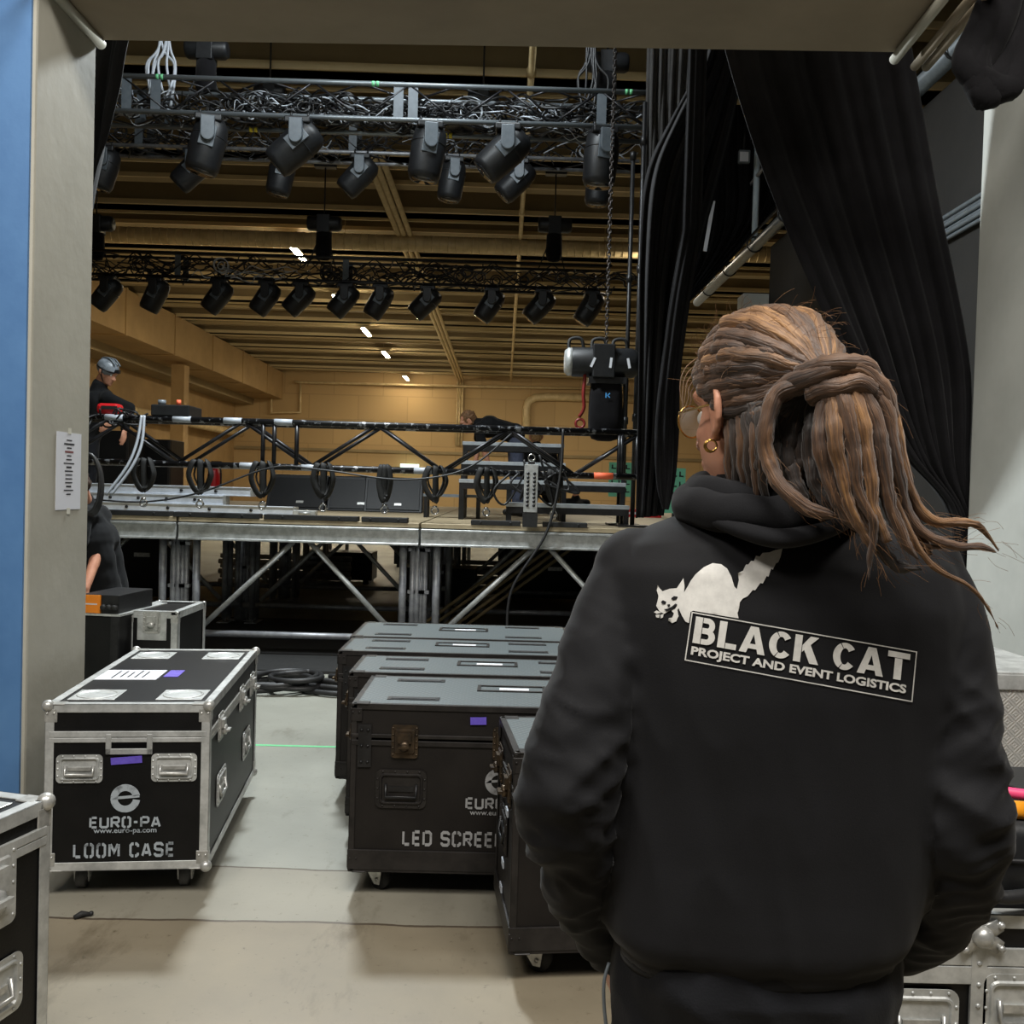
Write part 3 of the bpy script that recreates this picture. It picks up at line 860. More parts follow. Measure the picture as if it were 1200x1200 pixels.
pos = ['front left', 'front centre', 'front right']
proto = None; n = 0
LAB = {}
for r in range(4):
    for i in range(4):
        x = BX[4] + 2.14 * i - 2.14 * 0; y = SY + 2.07 * r
        where = ['at the far left behind the jamb', 'left of centre', 'right of centre', 'at the right behind the person'][i]
        row = ['front row', 'second row', 'third row', 'last row'][r]
        lab = 'aluminium framed stage platform with plywood deck, %s, %s' % (row, where)
        if proto is None:
            proto = stage_platform(lab); proto.location = (x, y, 0)
        else:
            dupat(proto, (x, y, 0), 0, lab)
# centre posts and braces of the substructure: scaffold frames standing beside the legs
zr = 0.2


def scaffold_bay(x0, x1, y, label, posts=True):
    t = thing('scaffold_bay', label, 'scaffolding', (0, y, 0), 0, 'scaffold bays under the stage')
    for x in (x0, x1):
        b = MB(); b.cyl((x - .033, 0, 0.03), (x - .033, 0, SZ - 0.2), 0.03, n=10); b.cyl((x + .035, 0.02, 0.03), (x + .035, 0.02, SZ - 0.2), 0.024, n=10); b.box((x, 0, 0.03), (0.14, 0.14, 0.012))
        for z in (0.22, 0.62, 1.0):
            b.box((x, 0, z), (.15, .05, .03))
        b.build('standard', M['galv'], t)
    b = brace((x0, -0.01, zr), (x1, -0.01, zr), 0.03); b.build('ledger', M['galv'], t)
    xm = (x0 + x1) / 2
    b = brace((x0 + 0.2, -0.05, zr + 0.06), (xm - 0.05, -0.05, SZ - 0.2)); b.build('diagonal', M['alu'], t)
    b = brace((x1 - 0.2, -0.05, zr + 0.06), (xm + 0.1, -0.05, SZ - 0.2)); b.build('diagonal', M['alu'], t)
    return t


def row_bays(y, words):
    for k, wd in zip(range(4), words):
        scaffold_bay(BX[4] + 2.14 * k + 0.01, BX[4] + 2.14 * (k + 1) - 0.03, y, 'steel scaffold bay with two diagonals, ' + wd)


row_bays(SY + 0.12, ['front row at the left edge behind the crew member', 'front row under the left half of the truss', 'front row behind the black road cases', 'front row at the right behind the jacket'])
row_bays(SY + 2.15, ['second row at the far left', 'second row seen through the left front bay', 'second row seen through the front bay by the cases', 'second row at the right'])
row_bays(SY + 4.2, ['third row at the far left', 'third row seen deep under the left deck', 'third row seen deep behind the cases', 'third row at the right'])
# deep stores under and beyond the stage
crates = [(-2.6, 15.2, 1.1, .6, .5, 'left of the middle'), (-0.75, 11.5, 0.9, .6, .6, 'behind the two vertical legs'), (0.75, 13.4, 1.6, .7, .8, 'right, widest of the black crates'), (-4.6, 12.4, 1.0, .7, 1.0, 'far left behind the crew member'),
          (-1.5, 18.6, 1.2, .6, .7, 'deepest, in the middle')]
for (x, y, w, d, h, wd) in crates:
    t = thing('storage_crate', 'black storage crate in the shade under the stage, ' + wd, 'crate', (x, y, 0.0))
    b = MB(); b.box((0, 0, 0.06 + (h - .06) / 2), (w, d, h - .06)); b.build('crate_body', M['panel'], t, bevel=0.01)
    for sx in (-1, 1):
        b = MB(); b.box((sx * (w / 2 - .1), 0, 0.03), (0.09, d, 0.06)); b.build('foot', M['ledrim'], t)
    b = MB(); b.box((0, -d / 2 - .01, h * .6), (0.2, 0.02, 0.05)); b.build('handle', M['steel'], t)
for k, (x, wd) in enumerate(((-3.3, 'left stack'), (-0.1, 'right stack behind the diagonal'))):
    for j in range(6):
        b = MB(); b.cyl((x - 1.0, 14.3 + .1 * (j % 2), 0.06 + 0.075 * j), (x + 1.0, 14.3 + .1 * (j % 2), 0.06 + 0.075 * j), 0.036, n=8)
        tag(b.build('scaffold_tube', M['galv']), 'loose scaffold tube lying in a pile under the stage, ' + wd, 'tube', 'scaffold tubes under the stage, ' + wd)
for k in range(5):
    b = MB(); x = -0.9 + 0.12 * k; b.cyl((x, 9.7 + .06 * k, 0.06), (x + 1.25, 9.75 + .06 * k, SZ - 0.22), 0.018, n=8)
    tag(b.build('leaning_tube', M['tanbeam']), 'thin rusty tube leaning in a slanted bundle behind the front diagonal', 'tube', 'slanted thin tubes under the stage')

# black rubber strips along the deck edge
for (xa, xb, ya) in ((108, 200, 601), (204, 305, 603), (310, 420, 605), (424, 478, 607), (552, 610, 611), (636, 688, 614)):
    p = at(xa, ya, SY + 0.03); q = at(xb, ya, SY + 0.03)
    b = MB(); b.box(((p.x + q.x) / 2, SY + 0.06, SZ + 0.022), (q.x - p.x, 0.12, 0.044))
    for s in (0.2, 0.8):
        b.cyl((lerp(p.x, q.x, s), SY - 0.004, SZ + 0.024), (lerp(p.x, q.x, s), SY + 0.01, SZ + 0.024), 0.012, n=8)
    w = {108: 'at the left end', 204: 'second from the left', 310: 'third from the left', 424: 'above the middle leg cluster', 552: 'under the steps', 636: 'right of the grey multicore box'}[xa]
    tag(b.build('edge_strip', M['rubber'], bevel=0.004, seg=1), 'flat black rubber strip on the stage edge, ' + w, 'strip', 'rubber strips on the stage edge')


# ------------------------------------------------------------------ trusses
def truss(name, label, length, h, dp, cr, br, step, mchord, mbrace, loc, rz=0.0, plates=(), planes=('f', 'b', 't', 'u')):
    t = thing(name, label, 'truss', loc, rz)
    for y in (-dp / 2, dp / 2):
        for z in (0, h):
            b = MB(); b.cyl((0, y, z), (length, y, z), cr, n=12); b.build('chord', mchord, t)
    n = max(2, int(round(length / step))); st = length / n
    fd = {}
    def unit(up, plane):
        k = (up, plane)
        if k not in fd:
            b = MB()
            if plane == 'f':
                p0, p1 = ((0, 0, 0), (st, 0, h)) if up else ((0, 0, h), (st, 0, 0))
            else:
                p0, p1 = ((0, -dp / 2, 0), (st, dp / 2, 0)) if up else ((0, dp / 2, 0), (st, -dp / 2, 0))
            b.cyl(p0, p1, br, n=8); me = b.mesh('brace'); me.materials.append(mbrace); fd[k] = me
        return fd[k]
    for i in range(n):
        up = i % 2 == 0
        for pl, y, z in (('f', -dp / 2, 0), ('b', dp / 2, 0), ('t', 0, h), ('u', 0, 0)):
            if pl in planes:
                obj('brace', unit(up, 'f' if pl in 'fb' else 't'), t, (i * st, y, z))
    for x in plates:
        for y in (-dp / 2, dp / 2):
            b = MB(); b.box((x, y, h / 2), (0.1, 0.012, h + 2 * cr)); b.build('joint_plate', M['yokegrey'] if 'yokegrey' in M else M['blackmetal'], t)
    return t


# front truss lying over the stage edge, hung on the hoist
TY = 8.55
pl = at(60, 545, TY); pr = at(748, 556, TY)
tz = at(400, 549, TY - .15).z; th = at(400, 497, TY - .15).z - tz
t = truss('stage_truss', 'chipped black box truss hanging level above the front stage edge', pr.x - pl.x, th, 0.32, 0.027, 0.017, 0.62, M['trusschip'], M['trussblack'], (pl.x, TY, tz), planes=('f', 'b'))
for x in (1.95, 2.05, 2.25, 4.95 + .2, pr.x - pl.x - 0.04, pr.x - pl.x - .2):
    b = MB(); b.cyl((x, -0.16, 0), (x, -0.16, th), 0.02, n=8); b.build('upright', M['trussblack'], t)
TX0 = pl.x
# pale tape wraps on the chords
for x0, z in ((1.15, th), (1.6, th), (1.75, 0), (2.3, 0), (0.55, th), (2.05, th), (3.3, 0)):
    b = MB(); b.cyl((x0, -0.16, z), (x0 + 0.16, -0.16, z), 0.0295, n=12); b.build('tape_wrap', M['palecable'], t)
b = MB(); b.cyl((pr.x - pl.x - 0.42, -0.16, 0), (pr.x - pl.x - 0.25, -0.16, 0), 0.0295, n=12); b.build('tape_wrap', M['orangeglow'], t, label='orange tape wrap')


# black slings with a ring, hanging from the lower chord
def sling(label, wide=0.09, drop=0.3, hooks=True):
    t = thing('hanging_sling', label, 'sling', (0, 0, 0), 0, 'black slings hanging from the stage truss')
    rr = random.Random(label)
    for k in range(3):
        a = (k - 1) / 1.0
        w = wide * a; dr = drop * rr.uniform(0.78, 0.95)
        pts = [(w * 0.5 - .01, 0.04, 0.02), (w * .6, -0.03, 0.036), (w * .9, -0.036, -0.04), (w, -0.03, -dr * .45), (w * .55, -0.025 + .01 * k, -dr * .85), (w * .1, -0.02, -dr), (w * .2 + .012, 0.0, -dr * .85), (w * .7, 0.02, -dr * .4), (w * .5, 0.04, 0.02)]
        b = MB(); b.tube(spline(pts, 28), 0.027, 8, flat=0.3, up=(0, 1, 0)); b.build('band', M['rubber'], t)
    b = MB(); b.torus((0, -0.02, -drop - 0.055), 0.03, 0.009, 16, 6, ax=(0, 1, 0)); b.cyl((-.02, -0.02, -drop - 0.02), (.02, -.02, -drop - .02), 0.012, n=8); b.build('shackle', M['chrome'], t)
    return t


sl = [(170, 'leftmost, in front of the pale aluminium stack', .09), (236, 'second from the left beside the fire extinguisher', .1), (309, 'third from the left, tapering to its ring', .1),
      (380, 'fourth, in front of the first speaker', .09), (452, 'fifth, in front of the right-hand speaker', .05), (511, 'sixth, left of the step units', .1), (571, 'thick one left of the grey multicore box', .09), (650, 'rightmost, right of the grey multicore box', .06)]
for px, wd, wide in sl:
    o = sling('black webbing sling under the stage truss, ' + wd, wide)
    q = at(px, 550, TY - .16); o.location = (q.x, q.y, tz)

# chain hoist at the right end of the truss
HX = at(706, 425, TY).x; HZ = at(706, 425, TY).z
M['chain'] = mat('dark chain steel', rgb(74, 68, 66), .4, .5, rgb(48, 44, 42), 30)
t = thing('chain_hoist', 'black electric chain hoist with chain bag above the right end of the stage truss', 'hoist', (HX, TY, HZ))
b = MB()
prof = [(0.0, -.3), (0.115, -.3), (0.135, -.27), (0.135, .27), (0.11, .32), (0, .32)]
b.lathe(prof, 20, Matrix.Rotation(radians(90), 4, 'Y')); b.box((0.0, 0, 0.0), (0.2, 0.3, 0.3)); b.build('motor_body', M['plastic'], t, bevel=0.01)
b = MB(); b.lathe([(0.0, 0), (0.1, 0), (0.128, 0.03), (0.128, 0.07), (0, 0.07)], 20, Matrix.Translation((-.345, 0, 0)) @ Matrix.Rotation(radians(90), 4, 'Y')); b.build('end_cap', M['alu'], t)
for x in (-.24, -.03, .16):
    b = MB(); b.tube(spline([(x - .07, -.02, .1), (x - .06, 0, .2), (x + .04, 0, .21), (x + .07, .02, .1)], 14), 0.016, 8); b.build('handle', M['rubber'], t)
for k in range(3):
    b = MB(); b.box((-.02 + .16 * k - .08, -.152, -.02), (0.022, 0.006, 0.09), rot=(0, .4 - .3 * k, 0)); b.build('label', M['white'], t)
b = MB(); b.box((0.04, 0.0, -.17), (0.34, 0.22, 0.06)); b.build('bag_frame', M['blackmetal'], t)
rings = []
for z, a, bb in ((-.19, .14, .1), (-.3, .15, .11), (-.5, .155, .12), (-.62, .15, .115), (-.69, .12, .09), (-.71, .06, .05)):
    rings.append([V((0.04 + a * (abs(cos(x)) ** .6) * (1 if cos(x) > 0 else -1), bb * (abs(sin(x)) ** .6) * (1 if sin(x) > 0 else -1) + .01 * sin(3 * x + z * 20), z)) for x in [2 * pi * i / 28 for i in range(28)]])
b = MB(); b.loft(rings); b.build('chain_bag', M['drape'], t)
b = MB()
for p in [[(0, 0), (.25, 0), (.25, 1), (0, 1)], [(.3, .5), (.8, 1), (1, .9), (.55, .45)], [(.3, .5), (.8, 0), (1, .1), (.55, .55)]]:
    b.add([(0.045 + (u - .5) * .045, -.125, -.33 + v * .045) for u, v in p], [tuple(range(len(p)))])
M['bluemark'] = mat('blue print', rgb(70, 150, 215), 0.6)
b.build('logo', M['bluemark'], t)
b = MB(); b.tube(spline([(-.16, -.05, -.12), (-.17, -.06, -.3), (-.16, -.05, -.42), (-.2, -.03, -.5)], 12), 0.016, 8); b.torus((-.19, -.03, -.56), .04, .014, 14, 6, ax=(0, 1, 0)); b.build('hook_block', M['darkred'], t)
# load chain
b = MB(); q = at(719, 40, TY); dx = (q.x - HX - .0); n = 92; L = 3.1
lk = MB(); 
for i in range(n):
    z = 0.14 + i * 0.035; ax = (1, 0, 0) if i % 2 else (0, 1, 0)
    pts = []
    for k in range(12):
        a = 2 * pi * k / 12; u = 0.0145 * cos(a); w = 0.027 * sin(a)
        pts.append((0.03 + (0 if i % 2 else u), (u if i % 2 else 0), z + w))
    b.tube(pts, 0.0058, 5, closed=True)
b.build('load_chain', M['chain'], t)
b = MB()
for i in range(14):
    b.tube([(0.03 + (0 if i % 2 else .0145 * cos(a)), (.0145 * cos(a) if i % 2 else 0), .12 - i * .035 + .027 * sin(a)) for a in [2 * pi * k / 10 for k in range(10)]], 0.0058, 5, closed=True)
b.build('slack_chain', M['chain'], t)
b = MB(); b.tube([(0.2, 0, -.05), (.21, 0, -.35), (.2, .02, -.6), (.18, 0, tz + th - HZ)], 0.012, 6); b.build('strap', M['rubber'], t)

# multicore distribution box hanging on the truss
q = at(622, 575, TY - .3)
t = thing('multicore_box', 'grey perforated multicore fan-out panel hung on the truss front over the steps', 'panel', q)
b = MB(); b.box((0, 0, 0.02), (0.12, 0.05, 0.42)); b.build('panel_body', M['alu'], t, bevel=0.004)
for r in range(9):
    for c in range(2):
        b = MB(); b.cyl((-.028 + .056 * c, -.03, -.13 + r * .035), (-.028 + .056 * c, -.02, -.13 + r * .035), 0.0135, n=10); b.build('socket', M['blackmetal'], t)
b = MB(); b.box((0, 0, -.26), (0.13, 0.06, 0.12)); b.build('foot_block', M['rubber'], t)
b = MB(); b.box((0, .01, .24), (0.06, 0.03, 0.06)); b.torus((0, -.01, .29), .03, .008, 12, 5, ax=(0, 1, 0)); b.build('clamp', M['chrome'], t)
rr = random.Random(11)
for k in range(7):
    x0 = q.x + rr.uniform(-.3, .3); z0 = tz + rr.uniform(-.02, .05)
    pts = [(x0, TY - .2, z0), (x0 + rr.uniform(-.15, .15), TY - .24, z0 - rr.uniform(.08, .25)), (x0 + rr.uniform(-.2, .2), TY - .22, z0 - rr.uniform(.1, .3)), (q.x + rr.uniform(-.1, .1), TY - .25, z0 + rr.uniform(0, .2))]
    b = MB(); b.tube(spline(pts, 20), 0.011, 6)
    tag(b.build('looped_cable', M['cable']), 'thin black cable looped around the grey multicore panel', 'cable', 'cables around the multicore panel')
# cables dropping from the truss to the floor
p = [at(655, 505, TY - .2), at(652, 560, TY - .25), at(640, 640, SY - .12), at(632, 700, SY - .2), at(628, 740, SY - .25)]
b = MB(); b.tube(spline([at(660, 503, TY - .2), at(656, 560, TY - .25), at(640, 625, SY - .06), at(600, 690, SY - .1), at(594, 745, SY - .12)], 30), 0.014, 6)
tag(b.build('drop_cable', M['cable']), 'thick black cable dropping from the truss past the stage edge', 'cable')
b = MB(); b.tube(spline([at(104, 585, TY - .4), at(170, 588, TY - .35), at(235, 577, TY - .35), at(318, 548, TY - .25), at(380, 551, TY - .25), at(470, 562, TY - .25), at(545, 550, TY - .25), at(600, 508, TY - .22)], 60), 0.009, 6)
tag(b.build('slung_cable', M['cable']), 'thin black cable sagging from the left along the truss', 'cable')
b = MB()
for dx in (0, 6):
    b.tube(spline([at(166 + dx * .5, 487, TY - .25), at(160 + dx, 520, TY - .3), at(148 + dx, 548, TY - .35), at(124 + dx, 580, TY - .4)], 24), 0.013, 6)
tag(b.build('grey_cable', M['palecable']), 'pale grey cable hanging in a curve from the truss left end', 'cable')
b = MB()
rr = random.Random(3)
for k in range(9):
    xs = [rr.uniform(100, 180) for _ in range(5)]; xs.sort()
    b.tube(spline([at(x, rr.uniform(478, 500), TY - rr.uniform(.05, .25)) for x in xs], 24), 0.009, 5)
tag(b.build('cable_tangle', M['cable']), 'tangle of black cables on the left end of the truss', 'cable', kind='stuff')
q = at(205, 483, TY - .05)
t = thing('control_box', 'flat black control unit lying on the upper truss chord at left', 'control box', (q.x, TY, tz + th + 0.027))
b = MB(); b.box((0, 0, .05), (0.34, 0.36, 0.1)); b.build('box_body', M['plastic'], t, bevel=0.01)
b = MB(); b.cyl((-.1, -.1, .1), (-.1, -.1, .145), 0.035, n=14); b.build('dial', M['greyplastic'], t)
b = MB(); b.cyl((0.05, -.1, .1), (0.05, -.1, .15), 0.02, n=10); b.build('button', M['orangeglow'], t)
q = at(128, 484, TY - .1)
t = thing('red_tool_bag', 'small red tool pouch on the truss in front of the helmeted crew member', 'pouch', (q.x, TY - .08, tz + th + 0.027))
b = MB(); b.box((0, 0, .05), (0.2, 0.14, 0.1)); b.build('pouch_body', M['red'], t, bevel=0.03)
b = MB(); b.box((0.02, -.071, .06), (0.14, 0.01, 0.03)); b.build('zip', M['cable'], t)

# ------------------------------------------------------------------ on the deck
# aluminium screen frames stacked flat
fr = [(104, 350, 9.5, 0.0, 'longest, lowest of the stack'), (100, 268, 9.53, 0.09, 'middle of the stack'), (96, 300, 9.56, 0.18, 'topmost, with round holes')]
for (xa, xb, y, dz, wd) in fr:
    pa, pb = at(xa, 590, y), at(xb, 590, y)
    t = thing('aluminium_rail', 'long pale aluminium rail frame lying on the deck at left, ' + wd, 'rail', (pa.x, y, SZ + dz), radians(-4))
    L = pb.x - pa.x
    b = MB(); b.box((L / 2, 0, .045), (L, .12, .09)); b.box((L / 2, -.062, .085), (L, .02, .01)); b.box((L / 2, -.062, .006), (L, .02, .012)); b.build('rail_body', M['palealu'], t, bevel=0.004)
    for s in (.2, .4, .6, .8):
        b = MB(); b.cyl((L * s, -.068, .045), (L * s, -.058, .045), .016, n=10); b.build('hole', M['blackmetal'], t)
    b = MB(); b.box((L + .01, 0, .045), (.02, .13, .09)); b.build('end_plate', M['steel'], t)
q = at(358, 594, 9.3)
t = thing('metal_block', 'small pale metal bracket lying at the end of the aluminium rails', 'bracket', (q.x, 9.3, SZ))
b = MB(); b.box((0, 0, .03), (.22, .12, .06)); b.build('block_body', M['alu'], t, bevel=.006)
b = MB(); b.cyl((-.05, -.065, .03), (.06, -.065, .03), .018, n=10); b.build('clamp_bolt', M['steel'], t)
# floor monitors
for k, (px, wd) in enumerate(((352, 'leftmost, partly hidden by a sling'), (421, 'in the middle'), (462, 'rightmost, with a slanted end'))):
    q = at(px, 592, 12.0)
    t = thing('stage_monitor', 'black wedge stage monitor on the deck, ' + wd, 'speaker', (q.x, 12.0, SZ), 0.05 * (k - 1), 'wedge monitors on the deck')
    w = 0.74
    prof = [(-.3, 0), (.3, 0), (.3, .2), (.14, .44), (-.06, .44)]
    b = MB(); b.prism(prof, w, Matrix(((0, 0, 1, -w / 2), (1, 0, 0, 0), (0, 1, 0, 0), (0, 0, 0, 1)))); b.build('cabinet', M['plastic'], t, bevel=.015)
    a = atan2(.24, .44)
    b = MB(); b.box((0, -.19, .215), (w - .08, .012, .42), rot=(-radians(28.6), 0, 0)); b.build('grille', M['panel'], t, bevel=.005)
    b = MB(); b.box((0.06, -.26, .1), (.09, .006, .03), rot=(-radians(28), 0, 0)); b.build('badge', M['steel'], t)
# step units
def step_unit(label, w, levels, dp, loc, rz=0):
    t = thing('stage_step_unit', label, 'steps', loc, rz)
    for k, (z, y0) in enumerate(levels):
        b = MB(); b.box((w / 2, y0 + dp / 2, z - .02), (w, dp, .04)); b.build('tread', M['treadgrey'], t, bevel=.004)
        b = MB(); b.box((w / 2, y0 + .02, z - .07), (w - .04, .035, .06)); b.box((w / 2, y0 + dp - .02, z - .07), (w - .04, .035, .06)); b.build('rail', M['blackmetal'], t)
        for x in (.03, w - .03):
            for yy in (y0 + .03, y0 + dp - .03):
                b = MB(); b.box((x, yy, (z - .04) / 2), (.05, .05, z - .04)); b.build('leg', M['blackmetal'], t)
    return t


q = at(538, 608, 10.0)
step_unit('tall black step unit with two grey treads, where a person bends over', 1.12, [(0.42, -.3), (0.62, 0.0), (0.84, 0.32)], .3, (q.x, 10.0, SZ))
q = at(592, 618, 8.85)
step_unit('low black step unit with grey treads at the right end of the stage', 1.18, [(.2, -.02), (.42, .28)], .3, (q.x, 8.95, SZ))
q = at(497, 606, 9.9)
t = thing('black_platform_frame', 'low black frame with pale top left of the tall steps', 'frame', (q.x, 10.2, SZ))
b = MB(); b.box((.28, 0, .24), (.62, .3, .03)); b.build('top_plate', M['greyplastic'], t)
for x in (0.0, .56):
    for y in (-.12, .12):
        b = MB(); b.box((x, y, .115), (.04, .04, .23)); b.build('leg', M['blackmetal'], t)
# tall dark flight racks at left behind the truss
for k, (xa, xb, yt, y, wd) in enumerate(((108, 160, 505, 11.5, 'leftmost behind the truss'), (155, 207, 515, 12.2, 'right, leaning beside it'))):
    p, q = at(xa, 590, y), at(xb, 590, y); h = at(xa, yt, y).z - SZ
    t = thing('dark_rack', 'tall dark rack standing on the deck at left, ' + wd, 'rack', ((p.x + q.x) / 2, y, SZ))
    b = MB(); b.box((0, 0, h / 2), (q.x - p.x, .5, h)); b.build('rack_body', M['panel'], t, bevel=.01)
    for sx in (-1, 1):
        b = MB(); b.box((sx * ((q.x - p.x) / 2 - .02), -.255, h / 2), (.03, .02, h - .02)); b.build('edge_rail', M['ledrim'], t)
# deep cable or carpet roll etc
q = at(262, 590, 13.5)
t = thing('fire_extinguisher', 'red fire extinguisher standing behind the second sling', 'fire extinguisher', (q.x - .05, 13.2, SZ))
b = MB(); b.lathe([(0.0, 0), (.085, 0), (.09, .02), (.09, .42), (.06, .5), (.03, .53), (0, .53)], 18); b.build('cylinder', M['red'], t)
b = MB(); b.cyl((0, 0, .52), (0, 0, .58), .025, n=10); b.box((.03, 0, .6), (.14, .03, .02)); b.build('valve', M['blackmetal'], t)
b = MB(); b.tube(spline([(.02, -.02, .56), (.1, -.05, .5), (.11, -.05, .3), (.1, -.04, .15)], 12), .012, 6); b.build('hose', M['rubber'], t)
# boards with green sheets on the far side
M['greensheet'] = mat('green sheet', rgb(120, 205, 170), 0.7)
for (px, py, y, w, wd) in ((727, 562, 16.9, .42, 'behind the low steps'), (790, 575, 12.9, .3, 'right of the black drape tail')):
    q = at(px, py, y)
    t = thing('notice_board', 'green sheet with black signs on a stand, ' + wd, 'sign', (q.x, y, q.z))
    b = MB(); b.box((0, 0, 0), (w, .02, .62)); b.build('sheet', M['greensheet'], t)
    for r in range(4):
        b = MB()
        for c in range(3):
            b.box((-w * .3 + c * w * .3, -.0125, -.22 + .14 * r), (w * .2, .005, .02)); b.box((-w * .3 + c * w * .3 - w * .06, -.0125, -.19 + .14 * r), (w * .06, .005, .07))
        b.build('marking', M['ink'], t)
    b = MB(); b.cyl((0, .03, -q.z), (0, .03, .2), .02, n=8); b.box((0, .03, -q.z + .01), (.4, .4, .02)); b.build('stand', M['blackmetal'], t)
for k, (px, py, w) in enumerate(((757, 604, .5), (775, 602, .3))):
    q = at(px, py, 12.5)
    t = thing('red_barrier_box', ('long' if k == 0 else 'short') + ' red box behind the stage beside the black drape', 'box', (q.x, 12.9 + .6 * k, 0))
    h = q.z + .08
    b = MB(); b.box((0, 0, h / 2), (w, .3, h)); b.build('box_body', M['red'], t, bevel=.01)
    b = MB(); b.box((0, -.155, h - .06), (w * .8, .012, .03)); b.build('stripe', M['white'], t)
q = at(480, 548, DF - .4)
M['exit'] = mat('lit sign', rgb(214, 244, 226), .5, emit=(.75, 1, .85, 1), estr=1.6)
b = MB(); b.box(q, (.9, .12, .35)); tag(b.build('wall_sign', M['exit']), 'small pale lit sign on the far wall', 'sign')
# poles of the drape frame at right
for (x0, x1, y, wd) in ((756, 736, 8.9, 'right one, nearest the black drape'), (742, 724, 9.3, 'left one, starting below the front truss')):
    top = at(x0, 120 if x0 > 750 else 185, y)
    t = thing('drape_pole', 'thin dark upright pole, ' + wd, 'pole', (top.x, y, SZ if top.x < 10 else 0))
    b = MB(); b.cyl((0, 0, 0.02), (0, 0, top.z - SZ), .022, n=10); b.build('tube', M['blackmetal'], t)
    b = MB(); b.box((0, 0, .01), (.3, .3, .02)); b.build('base_plate', M['blackmetal'], t)
    for z in (1.0, 2.4, 3.6):
        b = MB(); b.cyl((0, 0, z), (0, 0, z + .07), .032, n=10); b.build('collar', M['blackmetal'], t)
# ------------------------------------------------------------------ moving heads


def moving_head(label, s=1.0):
    """hangs from its clamp at the origin, arm faces the viewer (-y)"""
    t = thing('moving_head', label, 'stage light', (0, 0, 0), 0)
    b = MB(); b.box((0, 0, -.04), (.24 * s, .3 * s, .07)); b.build('base', M['plastic'], t, bevel=.015)
    for x in (-.08 * s, .08 * s):
        b = MB(); b.box((x, 0, .0), (.05, .07, .04)); b.torus((x, 0, .045), .034, .012, 14, 6, ax=(1, 0, 0)); b.build('clamp', M['blackmetal'], t)
    L = .165 * s; r = .062 * s
    for y in (-.185 * s, .185 * s):
        poly = [(-r, 0), (r, 0)] + [(r * cos(a), -L - r * sin(a)) for a in [pi * i / 10 for i in range(11)]]
        b = MB(); b.prism(poly, .05 * s, Matrix(((1, 0, 0, 0), (0, 0, 1, y - .025 * s), (0, 1, 0, -.05), (0, 0, 0, 1)))); b.build('yoke_arm', M['yokegrey'], t, bevel=.008)
    b = MB(); b.box((0, 0, -.08), (.13 * s, .38 * s, .03)); b.build('yoke_bridge', M['plastic'], t, bevel=.01)
    prof = [(0, -.31 * s), (.135 * s, -.31 * s), (.155 * s, -.26 * s), (.165 * s, .02 * s), (.15 * s, .14 * s), (.11 * s, .2 * s), (0, .215 * s)]
    b = MB(); b.lathe(prof, 22)
    for i in range(5):
        b.torus((0, 0, (.02 + .03 * i) * s), (.165 - .012 * i) * s, .006 * s, 22, 4)
    h = b.build('head', M['plastic'], t, loc=(0, 0, -.05 - L))
    b = MB(); b.lathe([(0, -.314 * s), (.112 * s, -.314 * s), (.112 * s, -.306 * s), (0, -.306 * s)], 22); b.build('lens', M['lens'], h)
    for sy in (-1, 1):
        b = MB(); b.box((0, sy * .158 * s, .0), (.14 * s, .02 * s, .2 * s)); b.build('side_cover', M['yokegrey'], h, bevel=.005)
    return t


def aim(o, tilt, pan=0.0):
    o.rotation_euler = (0, 0, pan)
    for c in o.children:
        if c.name.startswith('head'):
            c.rotation_euler = (0, tilt, 0)


def big_truss(name, label, y, xa, xb, ytop, ybot, xref, dp, step, cr, br, mc, mb, plates, planes=('f', 'b', 't', 'u')):
    zt = at(xref, ytop, y - dp / 2).z; zb = at(xref, ybot, y - dp / 2).z
    xl = at(xa, ytop, y).x; xr_ = at(xb, ytop, y).x
    return truss(name, label, xr_ - xl, zt - zb, dp, cr, br, step, mc, mb, (xl, y, zb), plates=plates, planes=planes), xl, xr_, zb, zt - zb


dk = M['trussblack']
tA, ax0, ax1, az, ah = big_truss('lighting_truss', 'front dark box truss full of cables right under the lintel', 10.0, 96, 757, 97, 138, 400, .4, .5, .026, .011, mat('dark grey truss tube', rgb(112, 118, 122), .32, .4), dk, (.55, .85, 3.35, 3.5, 5.45))
tB, bx0, bx1, bz, bh = big_truss('lighting_truss', 'second dark truss just behind the front one, carrying the lower lights', 12.2, 60, 748, 142, 178, 400, .4, .5, .024, .01, M['galv'], dk, (1.2, 3.9))
tC, cx0, cx1, cz, chh = big_truss('lighting_truss', 'black rear lighting truss far over the stage below the round duct', 16.0, 60, 716, 302, 330, 400, .4, .5, .026, .011, M['trussblack'], dk, (2.2, 5.0), planes=('f', 'b', 'u'))

